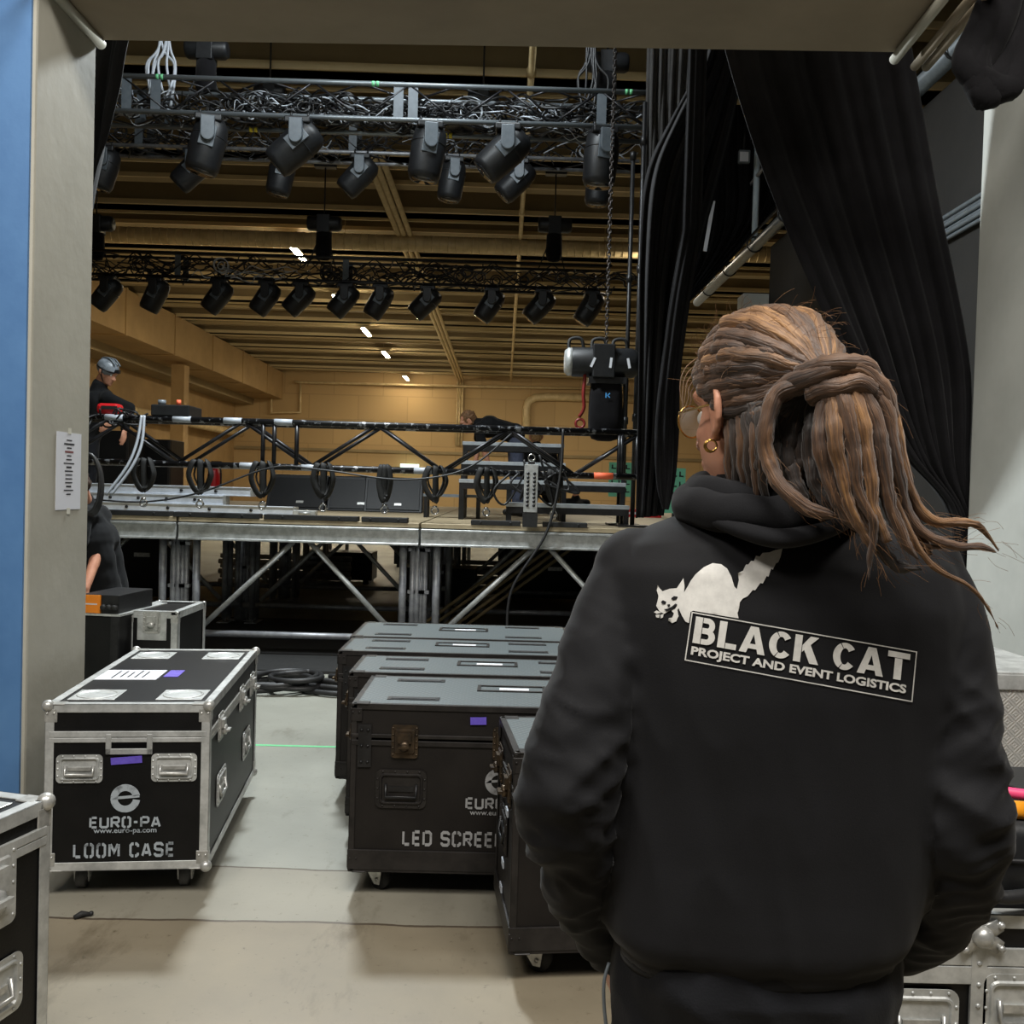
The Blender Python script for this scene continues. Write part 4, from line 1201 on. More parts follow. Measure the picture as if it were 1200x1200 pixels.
# row of heads on each truss: (px, tilt deg, pan deg, where)
rowA = [(245, 12, 14, 'leftmost of the front truss, seen end on'), (352, 48, 0, 'second of the front truss, tipped down to the left'), (503, 8, 12, 'third of the front truss, right of the truss joint'),
        (596, 46, 0, 'fourth of the front truss, tipped down to the left'), (706, 4, 10, 'last of the front truss beside the hoist chain')]
rowB = [(124, 14, 10, 'first of the second truss, beside the gate jamb'), (229, 44, 0, 'second of the second truss'), (331, 10, 12, 'third of the second truss, seen end on'), (424, 42, 0, 'fourth of the second truss by the triple pipes'),
        (531, 8, 12, 'fifth of the second truss, seen end on'), (609, 44, 0, 'sixth of the second truss'), (703, 5, 10, 'last of the second truss beside the hoist chain')]
rowC = [(128, 38, 0, 'first of the rear truss, by the jamb'), (184, 25, 0, 'second of the rear truss'), (258, 36, 0, 'third of the rear truss'), (314, 34, 0, 'fourth of the rear truss'), (354, 42, 0, 'fifth of the rear truss, under the bright batten'),
        (406, 38, 0, 'sixth of the rear truss, above a lit batten'), (447, 30, 0, 'seventh of the rear truss'), (502, 44, 0, 'eighth of the rear truss in front of the triple pipes'), (577, 34, 0, 'ninth of the rear truss'),
        (636, 42, 0, 'tenth of the rear truss, under the right hoist'), (694, 32, 0, 'last of the rear truss near the chain')]
pA = moving_head('dark moving head stage light on the front truss', 1.1)
pB = moving_head('dark moving head stage light on the second truss', 1.0)
pC = moving_head('black moving head stage light on the rear truss', 1.08)
for c in pC.children:
    if c.name.startswith('yoke_arm'):
        c.data.materials.clear(); c.data.materials.append(M['plastic'])
for (proto, row, y, z, py, grp, nm) in ((pA, rowA, 9.8, az - .045, 138, 'moving heads on the front truss', 'front truss'), (pB, rowB, 12.0, bz - .045, 178, 'moving heads on the second truss', 'second truss'), (pC, rowC, 15.8, cz - .045, 330, 'moving heads on the rear truss', 'rear truss')):
    for i, (px, tl, pn, wd) in enumerate(row):
        o = proto if i == 0 else dup(proto)
        q = at(px, py, y); o.location = (q.x, y, z)
        o['label'] = 'dark moving head stage light, ' + wd; o['group'] = grp
        aim(o, radians(tl), radians(pn))
# cable mess inside the trusses
def mess(name, label, x0, x1, y, z, h, n, m, seed, r=0.009):
    rr = random.Random(seed); b = MB()
    for k in range(n):
        xa = rr.uniform(x0, x1); L = rr.uniform(.3, 1.4); pts = []
        zz = z + rr.uniform(.02, h * .7)
        for i in range(7):
            pts.append((xa + L * i / 6 + rr.uniform(-.06, .06), y + rr.uniform(-.17, .17), zz + rr.uniform(-.09, .1)))
        b.tube(spline(pts, 26), r * rr.uniform(.6, 1.2), 5)
    for k in range(n // 5):
        xa = rr.uniform(x0, x1); c = V((xa, y + rr.uniform(-.12, .12), z + rr.uniform(.05, h * .6)))
        for q in range(3):
            b.torus(c + V((0, .02 * q, 0)), rr.uniform(.06, .12), r * .8, 16, 5, ax=(rr.uniform(-.4, .4), 1, rr.uniform(-.4, .4)))
    return tag(b.build(name, m), label, 'cables', kind='stuff')
mess('cable_tangle', 'tangle of black cables lying inside the front truss', ax0 + .3, ax1 - .5, 10.0, az, ah, 120, M['cable'], 1, .011)
mess('pale_cable_tangle', 'pale cables and safety wires glinting inside the front truss', ax0 + .3, ax1 - .8, 10.0, az, ah, 46, M['palecable'], 2, .007)
mess('cable_tangle', 'tangle of black cables inside the second truss', bx0 + .3, bx1 - .4, 12.2, bz, bh, 60, M['cable'], 3)
mess('pale_cable_tangle', 'pale cable ends hanging inside the second truss', bx0 + .3, bx1 - .4, 12.2, bz, bh, 14, M['palecable'], 4, .007)
mess('cable_tangle', 'tangle of black cables along the rear truss', cx0 + .3, cx1 - .3, 16.0, cz, chh + .1, 90, M['cable'], 5, .014)
mess('pale_cable_tangle', 'few pale cable ends glinting on the rear truss', at(225, 310, 16).x, at(280, 310, 16).x, 15.85, cz, chh, 7, M['palecable'], 6, .012)
# driver boxes hidden in the front truss
rr = random.Random(9)
for k, px in enumerate((300, 380, 540, 640)):
    q = at(px, 120, 10.05)
    t = thing('driver_box', 'small black power box inside the front truss, ' + ['left above the first light', 'right of the second light', 'above the third light', 'right of the fourth light'][k], 'box', (q.x, 10.05, az + .03))
    b = MB(); b.box((0, 0, .06), (.3, .16, .12)); b.build('box_body', M['plastic'], t, bevel=.008)
    for x in (-.1, 0, .1):
        b = MB(); b.cyl((x, -.08, .06), (x, -.1, .06), .018, n=10); b.build('socket', M['greyplastic'], t)
# tape marks
for (px, py, m, nm) in ((183, 97, 'green', 'green'), (436, 97, 'green', 'green'), (733, 97, 'green', 'green')):
    q = at(px, py, 9.8); b = MB()
    for d in (0, .045):
        b.cyl((q.x + d, 9.8, az + ah), (q.x + d + .03, 9.8, az + ah), .0285, n=12)
    tag(b.build('tape_mark', M[m]), '%s tape mark on the front truss top chord, %s' % (nm, {183: 'at the left end', 436: 'by the middle joint', 733: 'at the right end'}[px]), 'tape')
for px in (281, 485, 518):
    q = at(px, 141, 9.82); b = MB()
    for d in (0, .05):
        b.cyl((q.x + d, 10.2, az), (q.x + d + .035, 10.2, az), .0285, n=12)
    tag(b.build('tape_mark', M['yellow']), 'yellow tape mark on the front truss rear lower chord, %s' % {281: 'left, between two lights', 485: 'left of the third light', 518: 'right of the third light'}[px], 'tape')
# hoists holding the trusses
def hoist(label, x, y, z, top, s=1.0):
    t = thing('truss_hoist', label, 'hoist', (x, y, z), 0)
    b = MB(); b.lathe([(0, -.28 * s), (.11 * s, -.28 * s), (.13 * s, -.24 * s), (.13 * s, .24 * s), (.1 * s, .29 * s), (0, .29 * s)], 16, Matrix.Rotation(radians(90), 4, 'Y')); b.box((0, 0, -.02), (.22 * s, .26 * s, .3 * s)); b.build('motor_body', M['plastic'], t, bevel=.01)
    b = MB(); b.lathe([(0, -.62 * s), (.1 * s, -.6 * s), (.14 * s, -.5 * s), (.13 * s, -.16 * s), (0, -.14 * s)], 16); b.build('chain_bag', M['drape'], t)
    b = MB(); b.cyl((0, 0, .1), (0, 0, top - z), .012, n=8); b.box((0, 0, top - z - .05), (.36, .14, .08)); b.build('chain', M['blackmetal'], t)
    b = MB(); b.tube([(-.02, 0, -.1), (-.25, -.1, -.75)], .012, 6); b.tube([(.02, 0, -.1), (.2, .1, -.75)], .012, 6); b.build('sling', M['rubber'], t)
    return t
for (px, py, wd) in ((113, 262, 'at the left by the jamb'), (380, 262, 'above the bright batten'), (650, 264, 'at the right by the single pipe')):
    q = at(px, py, 16); hoist('black chain hoist holding the rear truss, ' + wd, q.x, 16.0, q.z, 7.0)
for (px, wd) in ((316, 'left one'), (566, 'right one')):
    q = at(px, 120, 12.2); hoist('dark chain hoist holding the second truss, half hidden in cables, ' + wd, q.x, 12.2, bz + bh + .42, 8.11, .7)
for (px, py, wd) in ((240, 78, 'seen just under the lintel at left'), (712, 84, 'at the right near the chain')):
    q = at(px, py, 10.2); hoist('dark chain hoist above the front truss, ' + wd, q.x, 10.25, az + ah + .5, 8.1, .8)
# feed cables rising from the front truss
for (px, wd, sd) in ((190, 'left', 1), (690, 'right', 2)):
    rr = random.Random(sd); b = MB(); q = at(px, 95, 10)
    for k in range(8):
        x = q.x + rr.uniform(-.16, .16)
        b.tube(spline([(x, 10 + rr.uniform(-.1, .1), az + rr.uniform(.1, .3)), (x + rr.uniform(-.1, .1), 10, az + ah + .2), (q.x + rr.uniform(-.06, .06), 10, az + ah + .6), (q.x + rr.uniform(-.04, .04), 10, 8.1)], 24), .014, 6)
    tag(b.build('feed_cable_bundle', M['palecable' if sd == 1 else 'cable']), 'bundle of feed cables rising from the %s end of the front truss' % wd, 'cable')
# ------------------------------------------------------------------ road cases
def rounded(w, h, r, n=5):
    out = []
    for cx, cy, a0 in ((w / 2 - r, h / 2 - r, 0), (-w / 2 + r, h / 2 - r, 90), (-w / 2 + r, -h / 2 + r, 180), (w / 2 - r, -h / 2 + r, 270)):
        for i in range(n + 1):
            a = radians(a0 + 90 * i / n); out.append((cx + r * cos(a), cy + r * sin(a)))
    return out


def dish(parent, name, w, h, M4, mplate, mhandle, mdark, label=None, bail=True, rivets=True):
    """recessed handle: plate with rolled rim, dark pocket, sprung bail.  M4 maps (x right, y up, z out)"""
    b = MB(); r = min(w, h) * .16
    outer = rounded(w, h, r); inner = rounded(w * .78, h * .70, r * .6)
    n = len(outer)
    def ring(a, za, c, zc):
        b.add([(x, y, za) for x, y in a] + [(x, y, zc) for x, y in c], [(i, (i + 1) % n, n + (i + 1) % n, n + i) for i in range(n)], 0, False, M4)
    ring(outer, 0.0, outer, .003); ring(outer, .003, rounded(w * .86, h * .80, r * .8), .003)
    ring(rounded(w * .86, h * .80, r * .8), .003, rounded(w * .83, h * .76, r * .7), .008)
    ring(rounded(w * .83, h * .76, r * .7), .008, inner, .008); ring(inner, .008, rounded(w * .74, h * .64, r * .5), -.02 if False else .0015)
    b.add([(x, y, .0015) for x, y in rounded(w * .74, h * .64, r * .5)], [tuple(range(n))], 0, False, M4)
    if rivets:
        for i in range(4):
            for sy in (-1, 1):
                b.ball((-w * .36 + i * w * .24, sy * h * .445, .003), (.0045, .0045, .003), 8, 4, M=M4)
        for i in (-1, 0, 1):
            for sx in (-1, 1):
                b.ball((sx * w * .465, i * h * .25, .003), (.0045, .0045, .003), 8, 4, M=M4)
    o = b.build(name, mplate, parent, label=label)
    if bail:
        b = MB(); y0 = -h * .2; ww = w * .3
        b.tube([(-ww, h * .12, .004), (-ww, y0, .012), (ww, y0, .012), (ww, h * .12, .004)], .006, 8, M=M4)
        b.box((0, 0, .004), (w * .5, h * .12, .006), M=M4)
        b.build('bail', mhandle, o)
    return o


def butterfly(parent, w, h, M4, mplate, label=None, name='latch'):
    b = MB(); n = len(rounded(1, 1, .1)); ol = rounded(w, h, w * .12); 
    b.add([(x, y, .0) for x, y in ol] + [(x, y, .004) for x, y in ol], [(i, (i + 1) % n, n + (i + 1) % n, n + i) for i in range(n)] + [tuple(range(n, 2 * n))], 0, False, M4)
    il = rounded(w * .78, h * .74, w * .08)
    b.add([(x, y, .004) for x, y in il] + [(x * .94, y * .94, .009) for x, y in il], [(i, (i + 1) % n, n + (i + 1) % n, n + i) for i in range(n)] + [tuple(range(n, 2 * n))], 0, False, M4)
    for sx in (-1, 1):
        for k in range(5):
            b.ball((sx * w * .44, h * (-.4 + .2 * k), .004), (.0045, .0045, .003), 8, 4, M=M4)
    o = b.build(name, mplate, parent, label=label)
    b = MB(); b.box((0, h * .12, .014), (w * .5, h * .3, .010), M=M4); b.lathe([(0, 0), (w * .2, 0), (w * .2, .018), (w * .1, .022), (0, .022)], 14, M4 @ Matrix.Translation((0, -h * .12, .006)))
    b.box((0, -h * .12, .032), (w * .42, h * .07, .014), M=M4)
    b.build('latch_wing', mplate, o)
    return o


def faceM(kind, w, d):
    """local frames: x right, y up, z out of each face"""
    if kind == 'front':
        return Matrix(((1, 0, 0, 0), (0, 0, -1, -d / 2), (0, 1, 0, 0), (0, 0, 0, 1)))
    if kind == 'right':
        return Matrix(((0, 0, 1, w / 2), (1, 0, 0, 0), (0, 1, 0, 0), (0, 0, 0, 1)))
    if kind == 'left':
        return Matrix(((0, 0, -1, -w / 2), (-1, 0, 0, 0), (0, 1, 0, 0), (0, 0, 0, 1)))


def caster(t, x, y, h, mt, swivel=0.0, label=None):
    R = Matrix.Translation((x, y, 0)) @ Matrix.Rotation(swivel, 4, 'Z')
    r = h * .43
    b = MB(); b.tube([(-.016, -.0, r), (.016, 0, r)], r, 24, M=R); b.tube([(-.019, 0, r), (.019, 0, r)], r * .5, 16, M=R)
    o = b.build('caster', mt, t, label=label)
    b = MB(); b.box((0, .02, h - .006), (.09, .1, .01), M=R); b.cyl((0, .02, h - .03), (0, .02, h - .01), .03, M=R)
    for sx in (-1, 1):
        poly = [(-.012, r - .02), (.012, r - .02), (.05, h - .025), (-.02, h - .025)]
        b.prism(poly, .005, R @ Matrix(((0, 0, 1, sx * .025 - .0025), (1, 0, 0, 0), (0, 1, 0, 0), (0, 0, 0, 1))))
    b.cyl((-.03, 0, r), (.03, 0, r), .008, M=R, n=10)
    b.build('fork', M['steel'], o)
    return o


def shell(t, w, d, z0, z1, me, e=.03, th=.004, corner=True, mcorner=None, ball=.022, seams=()):
    """extruded aluminium edging on every edge, one piece per edge, and corner caps"""
    for sx in (-1, 1):
        for sy in (-1, 1):
            b = MB(); x, y = sx * (w / 2), sy * (d / 2)
            b.box((x - sx * (e / 2 - th), y + sy * th / 2, (z0 + z1) / 2), (e, th, z1 - z0)); b.box((x + sx * th / 2, y - sy * (e / 2 - th), (z0 + z1) / 2), (th, e, z1 - z0))
            b.build('edge_trim', me, t, bevel=.0012, seg=1)
    for z, s in ((z0, -1), (z1, 1)):
        for sy in (-1, 1):
            b = MB(); y = sy * d / 2
            b.box((0, y + sy * th / 2, z - s * (e / 2 - th)), (w, th, e)); b.box((0, y - sy * (e / 2 - th), z + s * th / 2), (w, e, th)); b.build('edge_trim', me, t, bevel=.0012, seg=1)
        for sx in (-1, 1):
            b = MB(); x = sx * w / 2
            b.box((x + sx * th / 2, 0, z - s * (e / 2 - th)), (th, d, e)); b.box((x - sx * (e / 2 - th), 0, z + s * th / 2), (e, d, th)); b.build('edge_trim', me, t, bevel=.0012, seg=1)
    if corner:
        for sx in (-1, 1):
            for sy in (-1, 1):
                for z, s in ((z0, 1), (z1, -1)):
                    c = V((sx * (w / 2 - .004), sy * (d / 2 - .004), z + s * .004)); b = MB(); b.ball(c, ball, 14, 10)
                    for dx, dy, dz in ((0, 0, 1), (0, 1, 0), (1, 0, 0)):
                        # three leaf plates of the corner
                        q = c + V((-sx * dx * .035, -sy * dy * .035, s * dz * .035))
                        sz = [.012 if k else .05 for k in (0, 0, 0)]
                        if dz: b.box(q + V((-sx * .012, sy * .006, 0)), (.045, .005, .05)); b.box(q + V((sx * .006, -sy * .012, 0)), (.005, .045, .05))
                        if dx: b.box(q + V((0, -sy * .012, -s * .006)), (.05, .045, .005))
                        for u in (-.012, .012):
                            if dz: b.ball(q + V((-sx * .012 + u, sy * .009, .01)), .0045, 8, 5)
                    b.build('ball_corner', mcorner or M['steel'], t, bevel=.002, seg=1)


def tape(t, x, z, w, h, y, m, rot=0.0, name='tape_label'):
    b = MB(); R = Matrix.Translation((x, y, z)) @ Matrix.Rotation(rot, 4, 'Y')
    b.box((0, -.0006, 0), (w, .0012, h), M=R); return b.build(name, m, t, label='purple tape patch' if m is M['purple'] else None)


# ---- the loom case
pL, pR = atz(62, 822, .722), atz(246, 826, .722)
wL = (pR - pL).length; rz = radians(6.5)
dL = 1.18; hz0 = .112; hz1 = .722
ux, uy = V((cos(rz), sin(rz), 0)), V((-sin(rz), cos(rz), 0))
mid = pR - ux * (wL / 2); cen = mid + uy * (dL / 2)
LW = wL
t = thing('flight_case', 'black road case with silver edging and LOOM CASE stencil standing by the left jamb', 'road case', (cen.x, cen.y, 0), rz)
w, d = LW, dL
lid = .60
b = MB(); b.box((0, 0, (hz0 + lid) / 2), (w - .004, d - .004, lid - hz0)); b.build('body', M['panel'], t)
b = MB(); b.box((0, 0, (lid + .012 + hz1) / 2), (w - .004, d - .004, hz1 - lid - .012)); b.build('lid', M['panel'], t)
b = MB(); b.box((0, 0, hz0 - .006), (w - .06, d - .06, .012)); b.build('bottom_board', M['blackmetal'], t)
shell(t, w, d, hz0, hz1, M['alu'], .032)
# tongue and groove band round the seam
for s in (-1, 1):
    b = MB(); b.box((0, s * (d / 2 + .001), lid + .014), (w - .02, .008, .022)); b.box((0, s * (d / 2 + .001), lid - .008), (w - .02, .007, .018)); b.build('seam_band', M['alu'], t, bevel=.002, seg=1)
    b = MB(); b.box((s * (w / 2 + .001), 0, lid + .014), (.008, d - .02, .022)); b.box((s * (w / 2 + .001), 0, lid - .008), (.007, d - .02, .018)); b.build('seam_band', M['alu'], t, bevel=.002, seg=1)
def fx(cx): return (cx - 375) / 460 * w
def fz(cy): return hz0 + (757 - cy) / 467 * (hz1 - hz0)
yf = -d / 2
# frame round a black plate that paints the shade of the cut-out
b = MB(); b.box((fx(378), yf + .0, fz(390)), (.19, .005, .0 + .078)); 
fr = MB()
x0, x1, zt_, zb_ = fx(312), fx(444), fz(372), fz(430)
for (xa, xb, za, zb) in ((x0, x0 + .02, zb_, zt_), (x1 - .02, x1, zb_, zt_), (x0, x1, zb_, zb_ + .022)):
    fr.box(((xa + xb) / 2, yf - .003, (za + zb) / 2), (xb - xa, .009, zb - za))
fr.build('hand_hole_frame', M['alu'], t, bevel=.002, seg=1)
b = MB(); b.box(((x0 + x1) / 2, yf + .002, (zb_ + .022 + zt_) / 2), (x1 - x0 - .04, .01, zt_ - zb_ - .022)); b.build('hand_hole_shade', mat('painted hollow shade', rgb(5, 5, 6), .9, spec=.1), t)
FM = faceM('front', w, d)
for cx, cy in ((240, 470), (507, 468)):
    dish(t, 'latch', 130 / 460 * w, 80 / 467 * (hz1 - hz0), FM @ Matrix.Translation((fx(cx), fz(cy), .002)), M['alu'], M['steel'], M['blackmetal'])
tape(t, fx(371), fz(447), 88 / 460 * w, .026, yf - .002, M['purple'], radians(-4))
ps = swirl_logo(); r = 42 / 460 * w
decal([[(u * .5 + .5, v * .5 + .5) for u, v in p] for p in ps], fx(370) - r, fx(370) + r, fz(555) - r, fz(555) + r, yf - .002, 'emblem', M['stencil'], t, 'pale round swirl emblem')
decal(unit_text('EURO-PA', .2, .14), fx(270), fx(472), fz(640), fz(606), yf - .002, 'lettering', M['stencil'], t, 'stencilled EURO-PA')
decal(font_polys('www.euro-pa.com', .012), fx(282), fx(460), fz(658), fz(643), yf - .002, 'lettering', M['stencil'], t, 'stencilled web address')
decal(unit_text('LOOM CASE', .2, .2), fx(226), fx(512), fz(724), fz(681), yf - .002, 'lettering', M['stencil'], t, 'stencilled LOOM CASE')
# latches and handles on the right side
RM = faceM('right', w, d)
for y in (-.38, .12, .42):
    butterfly(t, .1, .11, RM @ Matrix.Translation((y, lid - .01, .003)), M['steel'])
for y in (-.33, .3):
    dish(t, 'side_handle', .19, .13, RM @ Matrix.Translation((y, .34, .001)), M['alu'], M['steel'], M['blackmetal'])
LM = faceM('left', w, d)
for y in (-.35, .35):
    butterfly(t, .1, .11, LM @ Matrix.Translation((y, lid - .01, .003)), M['steel'])
# stacking dishes and paper label on the lid
TM = Matrix.Translation((0, 0, hz1))
for sx in (-1, 1):
    for y in (-d / 2 + .16, d / 2 - .17):
        b = MB(); b.lathe([(0, .0), (.058, .0), (.066, .002), (.07, .006), (.075, .006), (.077, .001), (0, .001)][::-1], 20, TM @ Matrix.Translation((sx * (w / 2 - .13), y, .001)) @ Matrix.Scale(1.0, 4)); b.box((sx * (w / 2 - .13), y, hz1 + .002), (.17, .17, .003)); b.build('wheel_dish', M['alu'], t, bevel=.01)
b = MB(); b.box((-.14, -.04, hz1 + .0015), (.25, .2, .002)); pl_ = b.build('paper_label', M['white'], t)
b = MB()
for k in range(5):
    b.box((-.20 + .03 * k, -.04 + .01 * (k % 2), hz1 + .0028), (.008, .15 - .02 * (k % 3), .0006))
b.build('writing', M['ink'], pl_)
b = MB(); b.box((.03, -.01, hz1 + .0015), (.06, .14, .002)); b.build('tape_label', M['purple'], t, label='purple tape patch')
for sx in (-1, 1):
    for sy in (-1, 1):
        caster(t, sx * (w / 2 - .1), sy * (d / 2 - .12), hz0 - .01, M['greyrubber'])

# ---- the black cases of the screen row
def led_case(label, w, d, front=True, tapeit=False):
    t = thing('flight_case', label, 'road case', (0, 0, 0), 0, 'black screen cases with grey tops')
    z0, z1 = .105, .735; lid = .60
    b = MB(); b.box((0, 0, (z0 + lid) / 2), (w - .004, d - .004, lid - z0)); b.build('body', M['ledpanel'], t)
    b = MB(); b.box((0, 0, (lid + .008 + z1) / 2), (w - .004, d - .004, z1 - lid - .008)); b.build('lid', M['ledpanel'], t)
    b = MB(); b.box((0, 0, z1 + .001), (w - .03, d - .03, .004)); b.build('top_panel', M['ledtop'], t)
    shell(t, w, d, z0, z1, M['ledrim'], .022, .003, True, M['ledrim'], .008)
    for s in (-1, 1):
        b = MB(); b.box((0, s * (d / 2 + .002), z0 + .045), (w + .006, .008, .075)); b.build('skirt', M['ledrim'], t, bevel=.002)
        b = MB(); b.box((s * (w / 2 + .002), 0, z0 + .045), (.008, d + .006, .075)); b.build('skirt', M['ledrim'], t, bevel=.002)
        b = MB(); b.box((0, s * (d / 2 + .001), lid + .018), (w, .008, .014)); b.box((0, s * (d / 2 + .001), lid - .008), (w, .007, .02)); b.build('seam_band', M['ledrim'], t, bevel=.002)
        b = MB(); b.box((s * (w / 2 + .001), 0, lid + .018), (.008, d, .014)); b.box((s * (w / 2 + .001), 0, lid - .008), (.007, d, .02)); b.build('seam_band', M['ledrim'], t, bevel=.002)
    for x in (-w / 2 + .22, w / 2 - .26):
        for y in (-d / 2 + .1, d / 2 - .09):
            b = MB(); b.box((x, y, z1 + .004), (.2, .05, .003)); o = b.build('wheel_recess', M['blackmetal'], t)
            b = MB(); b.box((x, y, z1 + .0065), (.17, .028, .001)); b.build('pocket', M['rubber'], o)
    b = MB()
    for (x, y, a, c) in ((0, .048, .28, .014), (0, -.048, .28, .014), (-.133, 0, .014, .08), (.133, 0, .014, .08)):
        b.box((x, y + .05, z1 + .005), (a, c, .005))
    o = b.build('label_holder', M['ledrim'], t)
    b = MB(); b.box((0.01, .045, z1 + .0045), (.12, .035, .002)); b.build('paper_label', M['white'], o)
    FMl = faceM('front', w, d)
    hw = mat_brass
    for x in (-w / 2 + .2, 0.0 - .02, w / 2 - .2):
        butterfly(t, .1, .125, FMl @ Matrix.Translation((x, lid - .0, .003)), hw)
    for x in (-w / 2 + .19, w / 2 - .19):
        dish(t, 'handle', .19, .145, FMl @ Matrix.Translation((x, .42, .002)), M['ledrim'], M['blackmetal'], M['rubber'])
    for x in (-w / 2 + .05, w / 2 - .05):
        b = MB(); b.box((0, 0, 0), (.05, .16, .004), M=FMl @ Matrix.Translation((x, lid - .02, .004)))
        for k in range(6):
            b.ball((-.012 + .024 * (k % 2), -.06 + .06 * (k // 2), .006), .006, 8, 5, M=FMl @ Matrix.Translation((x, lid - .02, 0)))
        b.build('corner_bracket', M['blackmetal'], t)
    LMl = faceM('left', w, d)
    for y in (-.13, .13):
        butterfly(t, .1, .125, LMl @ Matrix.Translation((y, lid, .003)), hw)
    dish(t, 'handle', .19, .145, LMl @ Matrix.Translation((0, .42, .002)), M['ledrim'], M['blackmetal'], M['rubber'])
    for sx in (-1, 1):
        for sy in (-1, 1):
            caster(t, sx * (w / 2 - .11), sy * (d / 2 - .1), z0 - .006, M['rubber'], radians(62) * (1 if sy < 0 else -.4))
    if front:
        c0 = (-w / 2)
        def gx(cx, cy): 
            return (cx / 2.4 + 370 - (412 - (cy / 2.4 + 700 - 830) * .03)) / F * 3.5 - w / 2
        ps = swirl_logo(); xc = gx(513, 512); r = .05
        decal([[(u * .5 + .5, v * .5 + .5) for u, v in p] for p in ps], xc - r, xc + r, .455 - r, .455 + r, -d / 2 - .002, 'emblem', M['stencil2'], t, 'grey round swirl emblem')
        decal(unit_text('EURO-PA', .2, .14), gx(420, 577), gx(420, 577) + .25, .35, .395, -d / 2 - .002, 'lettering', M['stencil2'], t, 'grey EURO-PA lettering')
        decal(font_polys('www.euro-pa.com', .012), gx(432, 604), gx(432, 604) + .22, .322, .342, -d / 2 - .002, 'lettering', M['stencil2'], t, 'grey web address')
        decal(unit_text('LED SCREEN', .2, .18), gx(240, 690), gx(240, 690) + .385, .205, .265, -d / 2 - .002, 'lettering', M['stencil2'], t, 'grey LED SCREEN lettering')
    if tapeit:
        tape(t, gx(457, 348), fzl(348), .06, .028, -d / 2 - .004, M['purple'], radians(-2))
    return t
mat_brass = mat('worn bronze hardware', rgb(84, 70, 54), .38, .7, rgb(52, 46, 40), 18)
def fzl(cy): return .105 + (780 - cy) / 470 * .63


led = [((413, 825), (432, 792), 'front one with LED SCREEN lettering and purple tape'), ((409.6, 788), (426, 768.5), 'second of the row, behind the LED SCREEN case'),
       ((397, 763), (412, 748), 'third of the row, set further left'), ((411, 746), (424, 729), 'rearmost of the row, by the stage legs')]
WC = 1.2
prev = None
for i, (pf, pb, wd) in enumerate(led):
    a = atz(pf[0], pf[1], .735); c = atz(pb[0], pb[1], .735)
    dd = max(.42, min(.62, c.y - a.y))
    o = led_case('black road case with grey top, ' + wd, WC, dd, True, i == 0)
    o.location = (a.x + WC / 2, a.y + dd / 2, 0)
    print('led', i, a, dd)
# near case at the person's elbow
a = atz(604, 879, .745)
t = led_case('black road case nearest the person, half hidden behind the left sleeve', 1.2, .46, False)
aL = .0
_r = radians(6); t.rotation_euler = (0, 0, _r); t.location = (a.x + .6 * cos(_r) - .23 * sin(_r), a.y + .6 * sin(_r) + .23 * cos(_r), 0)
print('near', a)
for k in range(5):
    pz = (.62, .5, .4, .3, .2)[k]
    b = MB(); b.box((-.6 - .003, -.12 + .04 * k, pz), (.005, .05, .022)); b.build('sticker', M['palecable'], t)

# ---- small upright case behind the loom case, with a butterfly latch
q0, q1 = at(148, 770, 5.45), at(207, 772, 5.45)
w = q1.x - q0.x; h = at(178, 717, 5.45).z
t = thing('small_flight_case', 'small silver edged upright case behind the LOOM CASE road case', 'road case', ((q0.x + q1.x) / 2, 5.45 + .25, 0))
b = MB(); b.box((0, 0, h / 2), (w - .01, .49, h - .01)); b.build('body', M['panel'], t)
shell(t, w, .5, .02, h, M['alu'], .04, .004, True, M['steel'], .012)
FM = faceM('front', w, .5)
b = MB(); b.box((0, h - .09, .003), (.17, .15, .006), M=FM); b.build('latch_plate', M['alu'], t, bevel=.012)
butterfly(t, .1, .13, FM @ Matrix.Translation((0, h - .06, .006)), M['steel'])
# ---- rack with the orange amplifier, at the left jamb
q1 = at(146, 717, 5.3); q0 = at(70, 715, 5.3)
hr = at(120, 722, 5.3).z
t = thing('equipment_rack', 'black open rack case behind the jamb carrying the orange unit', 'rack', ((q0.x + q1.x) / 2, 5.3 + .3, 0), radians(-6))
w = q1.x - q0.x
b = MB(); b.box((0, 0, hr / 2), (w, .56, hr)); b.build('body', M['panel'], t, bevel=.01)
for sx in (-1, 1):
    b = MB(); b.box((sx * (w / 2 - .02), -.285, hr / 2), (.045, .02, hr)); b.build('rack_rail', M['blackmetal'], t)
b = MB(); b.box((0, 0, hr + .006), (w + .02, .58, .012)); b.build('top_rim', M['alu'], t)
qa = at(100, 711, 5.25)
t = thing('orange_amplifier', 'flat unit with a bright orange front lying on the rack by the jamb', 'amplifier', ((qa.x + q1.x) / 2 - .03, 5.52, hr + .012), radians(-6))
w = q1.x - qa.x + .03; hh = .105
b = MB(); b.box((0, 0, hh / 2), (w, .4, hh)); b.build('chassis', M['blackmetal'], t, bevel=.004)
b = MB(); b.box((-w * .22, -.204, hh / 2), (w * .52, .01, hh * .96)); b.build('front_panel', M['orange'], t, label='orange front panel')
b = MB(); b.box((-w * .22, -.2095, hh * .5), (w * .36, .002, hh * .07)); b.build('stripe', M['white'], t)
for k in range(3):
    b = MB(); b.cyl((w * (.14 + .14 * k), -.2, hh * .35), (w * (.14 + .14 * k), -.225, hh * .35), .017, n=12); b.build('socket', M['rubber'], t)

